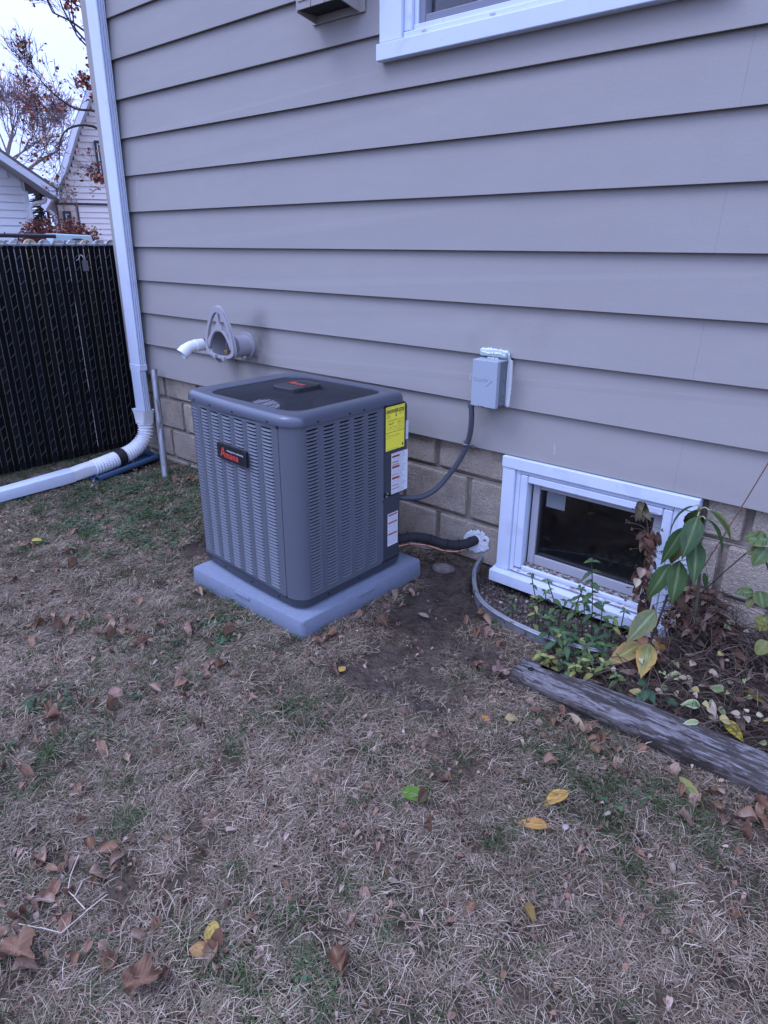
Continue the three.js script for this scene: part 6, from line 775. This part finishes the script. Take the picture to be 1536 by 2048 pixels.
  mesh('roof', poly(strip(0.05, 0.032), null, 7.4).rotateY(-Math.PI / 2).translate(0.548, 0, 0), std(0.36, 0.35, 0.36, 0.95), h);
  mesh('rain_pipe', tube([[0.08, 1.4, -5.07], [0.08, 1.9, -5.06], [0.08, 2.0, -5.02], [0.15, 2.08, -4.92]], 0.032, 16, 8), housewhite, h);
  h.traverse(o => { if (o.isMesh) o.geometry.applyMatrix4(hb); });
}
// bare and half bare trees: trunk, limbs and twigs, clinging leaves
function tree(name, label, cat, seed, limbs, depth, leafCol, leafSize, leafDensity, twigMat, opt = {}) {
  const rn = rng(seed), tr = [], tw = [], lf = []; const up = new THREE.Vector3(0, 1, 0);
  const grow = (a, dir, len, r, d) => { const b = a.clone().addScaledVector(dir, len); const m = a.clone().lerp(b, 0.5).add(new THREE.Vector3((rn() - 0.5), (rn() - 0.5), (rn() - 0.5)).multiplyScalar(len * 0.16)); (d > depth - 2 ? tr : tw).push(stick(a.toArray(), m.toArray(), r, r * 0.85, d > 2 ? 6 : 3), stick(m.toArray(), b.toArray(), r * 0.85, r * 0.68, d > 2 ? 6 : 3));
    if (d <= 2) { const n = leafDensity(b, rn); for (let k = 0; k < n; k++) { const p = m.clone().lerp(b, rn()).add(new THREE.Vector3(rn() - 0.5, rn() - 0.7, rn() - 0.5).multiplyScalar(leafSize * 1.6)), s = leafSize * (0.6 + 0.7 * rn()), c = leafCol[Math.floor(rn() * leafCol.length)], g = new THREE.PlaneGeometry(s, s * 0.62, 2, 1), q = g.attributes.position; q.setY(1, q.getY(1) * 1.3); q.setX(0, q.getX(0) * 0.8); q.setX(3, q.getX(3) * 0.8); for (const i of [1, 4]) q.setZ(i, s * 0.2); g.rotateX(rn() * 6.28); g.rotateY(rn() * 6.28); g.rotateZ(rn() * 6.28); g.translate(p.x, p.y, p.z); g.computeVertexNormals(); const v = 0.75 + 0.5 * rn(); setC(g, () => [c[0] * v, c[1] * v, c[2] * v]); lf.push(g); } }
    if (d <= 0) return; const n = d > 2 ? 3 : (rn() < 0.55 ? 2 : 3); for (let k = 0; k < n; k++) { const nd = dir.clone().add(new THREE.Vector3(rn() - 0.5, rn() - 0.38, rn() - 0.5).multiplyScalar(opt.spread || 1.35)).normalize(); nd.addScaledVector(up, 0.10).normalize(); grow(k === 0 ? b : a.clone().lerp(b, 0.45 + 0.5 * rn()), nd, len * (0.62 + 0.22 * rn()), Math.max(opt.minR || 0.003, r * (k === 0 ? 0.68 : 0.55)), d - 1); } };
  const t = thing(name, label, cat); for (const [path, r0, r1, sub] of limbs) { const c = curve(path), n = path.length * 3; const l = []; for (let i = 0; i < n; i++) { const p = c.getPoint(i / n), q = c.getPoint((i + 1) / n); l.push(stick(p.toArray(), q.toArray(), lerp(r0, r1, i / n), lerp(r0, r1, (i + 1) / n), 8)); } tr.push(...l); for (const [u, len, d, n2, dir] of sub) for (let k = 0; k < n2; k++) { const p = c.getPoint(clamp(u + 0.06 * k)), tg = c.getTangent(clamp(u)), nd = tg.clone().add(new THREE.Vector3(rn() - 0.5, rn() - 0.2, rn() - 0.5).multiplyScalar(1.3)); if (dir) nd.add(V3(dir)); grow(p, nd.normalize(), len, lerp(r0, r1, u) * (opt.subR || 0.55), d); } }
  mesh('trunk', merge(tr), twigMat, t); if (tw.length) mesh('crown', merge(tw), twigMat, t); if (lf.length) stuff(mesh('foliage', merge(lf), M.dry, t)); return t;
}
const barkM = std(0.085, 0.06, 0.055, 0.95), barkM2 = std(0.24, 0.17, 0.17, 0.95), RED = [[0.34, 0.10, 0.075], [0.42, 0.15, 0.09], [0.28, 0.075, 0.065], [0.40, 0.20, 0.08]];  // the second bark tone is paled, painting haze into the far tree
tree('large_bare_tree', 'large nearly bare tree with a few rust leaves rising behind the white house', 'tree', 501,
  [[[[-18, 0, -6.3], [-18, 2.6, -6.35], [-17.9, 3.5, -6.6], [-17.8, 4.3, -6.9]], 0.11, 0.04, [[0.6, 0.8, 5, 3, [0, 0.0, -0.9]], [0.7, 0.8, 5, 2, [0, 0.1, 0.7]], [0.85, 0.62, 5, 2], [1, 0.58, 5, 3]]], [[[-18, 2.4, -6.4], [-17.8, 3.4, -7.2], [-17.6, 3.9, -8.0]], 0.06, 0.03, [[0.6, 0.6, 5, 2], [1, 0.6, 5, 3]]], [[[-18, 2.6, -6.3], [-18, 3.5, -5.95], [-18, 4.2, -5.8]], 0.07, 0.035, [[0.6, 0.65, 5, 2], [1, 0.6, 5, 3]]]],
  5, [[0.50, 0.22, 0.18], [0.42, 0.18, 0.16], [0.52, 0.30, 0.22]], 0.075, (p, rn) => (fbm(p.y * 0.9 + 4, p.z * 0.9 + 8, 2) > 0.60 ? (rn() < 0.6 ? 1 : 0) : rn() < 0.10 ? 1 : 0), barkM2, { minR: 0.006, spread: 1.6, subR: 0.4 });  // leaf colours lightened towards pink, haze painted in
tree('red_leaved_tree', 'tree with red autumn leaves whose thin branches reach out from behind the house corner', 'tree', 777,
  [[[[-4.2, 0, -2.75], [-4.2, 1.5, -2.75], [-4.15, 2.6, -2.6], [-4.1, 4.2, -2.5], [-4.1, 6, -2.45]], 0.13, 0.06, [[0.55, 0.5, 3, 2, [0, 0, 1.3]], [0.8, 0.5, 4, 3, [0.2, 0.1, 1.3]], [0.7, 0.5, 4, 2, [0, 0.4, 1.1]]]],
    [[[-4.15, 2.5, -2.6], [-4.05, 2.80, -2.1], [-4.0, 2.80, -1.78], [-4.0, 2.93, -1.55], [-4.0, 3.06, -1.42]], 0.017, 0.005, [[0.4, 0.24, 4, 2], [0.6, 0.22, 4, 3], [0.8, 0.2, 3, 3], [1, 0.18, 3, 3]]], [[[-4.15, 2.3, -2.6], [-4.0, 2.64, -2.0], [-4.0, 2.60, -1.70], [-4.0, 2.47, -1.57], [-4.0, 2.2, -1.52]], 0.017, 0.005, [[0.4, 0.24, 4, 2, [0, -0.5, 0]], [0.6, 0.22, 4, 3, [0, -0.6, 0]], [0.8, 0.2, 3, 3, [0, -0.6, 0]], [1, 0.2, 3, 3, [0, -0.4, 0]]]],
    [[[-4.1, 3.1, -2.5], [-4.0, 3.4, -2.1], [-4.0, 3.65, -1.85], [-4.0, 4.0, -1.75]], 0.016, 0.005, [[0.5, 0.25, 4, 3, [0, 0.5, 0.4]], [0.8, 0.22, 3, 4]]], [[[-4.1, 2.2, -2.5], [-3.95, 2.35, -2.1], [-3.9, 2.25, -1.9]], 0.018, 0.006, [[0.6, 0.18, 2, 3], [1, 0.15, 2, 3]]], [[[-4.1, 1.8, -2.5], [-3.95, 2.1, -2.2], [-3.9, 2.06, -2.0]], 0.018, 0.006, [[0.7, 0.15, 2, 3], [1, 0.13, 2, 3]]], [[[-4.15, 2.6, -2.6], [-3.95, 3.0, -2.2], [-3.9, 2.95, -2.0]], 0.018, 0.006, [[0.6, 0.18, 3, 3], [1, 0.16, 2, 4]]]],
  5, RED, 0.036, (p, rn) => (p.z < -1.86 ? 4 : p.y > 3.3 && p.z < -1.7 ? 4 : rn() < 0.22 ? 1 : 0), barkM, { minR: 0.0022, spread: 1.5, subR: 0.22 });
{ // dark conifer
  const rn = rng(9), c = thing('dark_conifer', 'dark conifer with rusty top between the two neighbouring houses', 'tree', [-19, 0, -8.05]); mesh('trunk', stick([0, 0, 0], [0, 2.9, 0], 0.12, 0.02, 8), barkM, c); const l = []; for (let k = 0; k < 2600; k++) { const y = 0.6 + 2.6 * rn(), R = 1.25 * (1 - (y - 0.6) / 2.9) + 0.05, a = rn() * 6.28, r = R * Math.sqrt(0.3 + 0.7 * rn()) * (0.8 + 0.3 * Math.sin(a * 5 + y * 7)); const g = new THREE.PlaneGeometry(0.16, 0.035); g.rotateX(rn() * 3); g.rotateZ(-0.5 * rn()); g.rotateY(-a); g.translate(r * Math.cos(a), y, r * Math.sin(a)); const q = rn() < 0.25 ? [0.16, 0.08, 0.06] : [0.045, 0.055, 0.05]; setC(g, () => q); l.push(g); } mesh('crown', merge(l), M.dry, c);
}
{ // red shrub behind the fence
  const rn = rng(15), s = thing('red_shrub', 'dark red twiggy shrub showing over the top of the fence', 'shrub', [-2.6, 0, -0.75]); const tw = [], l = []; for (let k = 0; k < 150; k++) { const a = rn() * 6.28, r = 0.1 * rn(), h = 1.41 + 0.26 * Math.pow(rn(), 1.5), sp = 0.42 * (rn() - 0.5) * 1.7, sx = 0.3 * (rn() - 0.5); const P = [[r * Math.cos(a) * 0.5, 0.1, r * Math.sin(a)], [sx * 0.5, h * 0.6, sp * 0.6], [sx, h - Math.abs(sp) * 0.22, sp]]; tw.push(tube(P, 0.0035, 6, 3)); for (let q = 0; q < 40; q++) { const u = 0.72 + 0.28 * rn(), x = lerp(P[1][0], P[2][0], u) + 0.08 * (rn() - 0.5), y = lerp(P[1][1], P[2][1], u) + 0.05 * (rn() - 0.5), z = lerp(P[1][2], P[2][2], u) + 0.09 * (rn() - 0.5), g = new THREE.PlaneGeometry(0.022, 0.014); g.rotateX(rn() * 6); g.rotateY(rn() * 6); g.translate(x, y, z); const c = RED[Math.floor(rn() * 3)].map(v => v * (0.35 + 0.5 * rn())); setC(g, () => c); l.push(g); } } mesh('twigs', merge(tw), std(0.12, 0.05, 0.045, 0.9), s); stuff(mesh('foliage', merge(l), M.dry, s));
}

renderer.render(scene, camera);
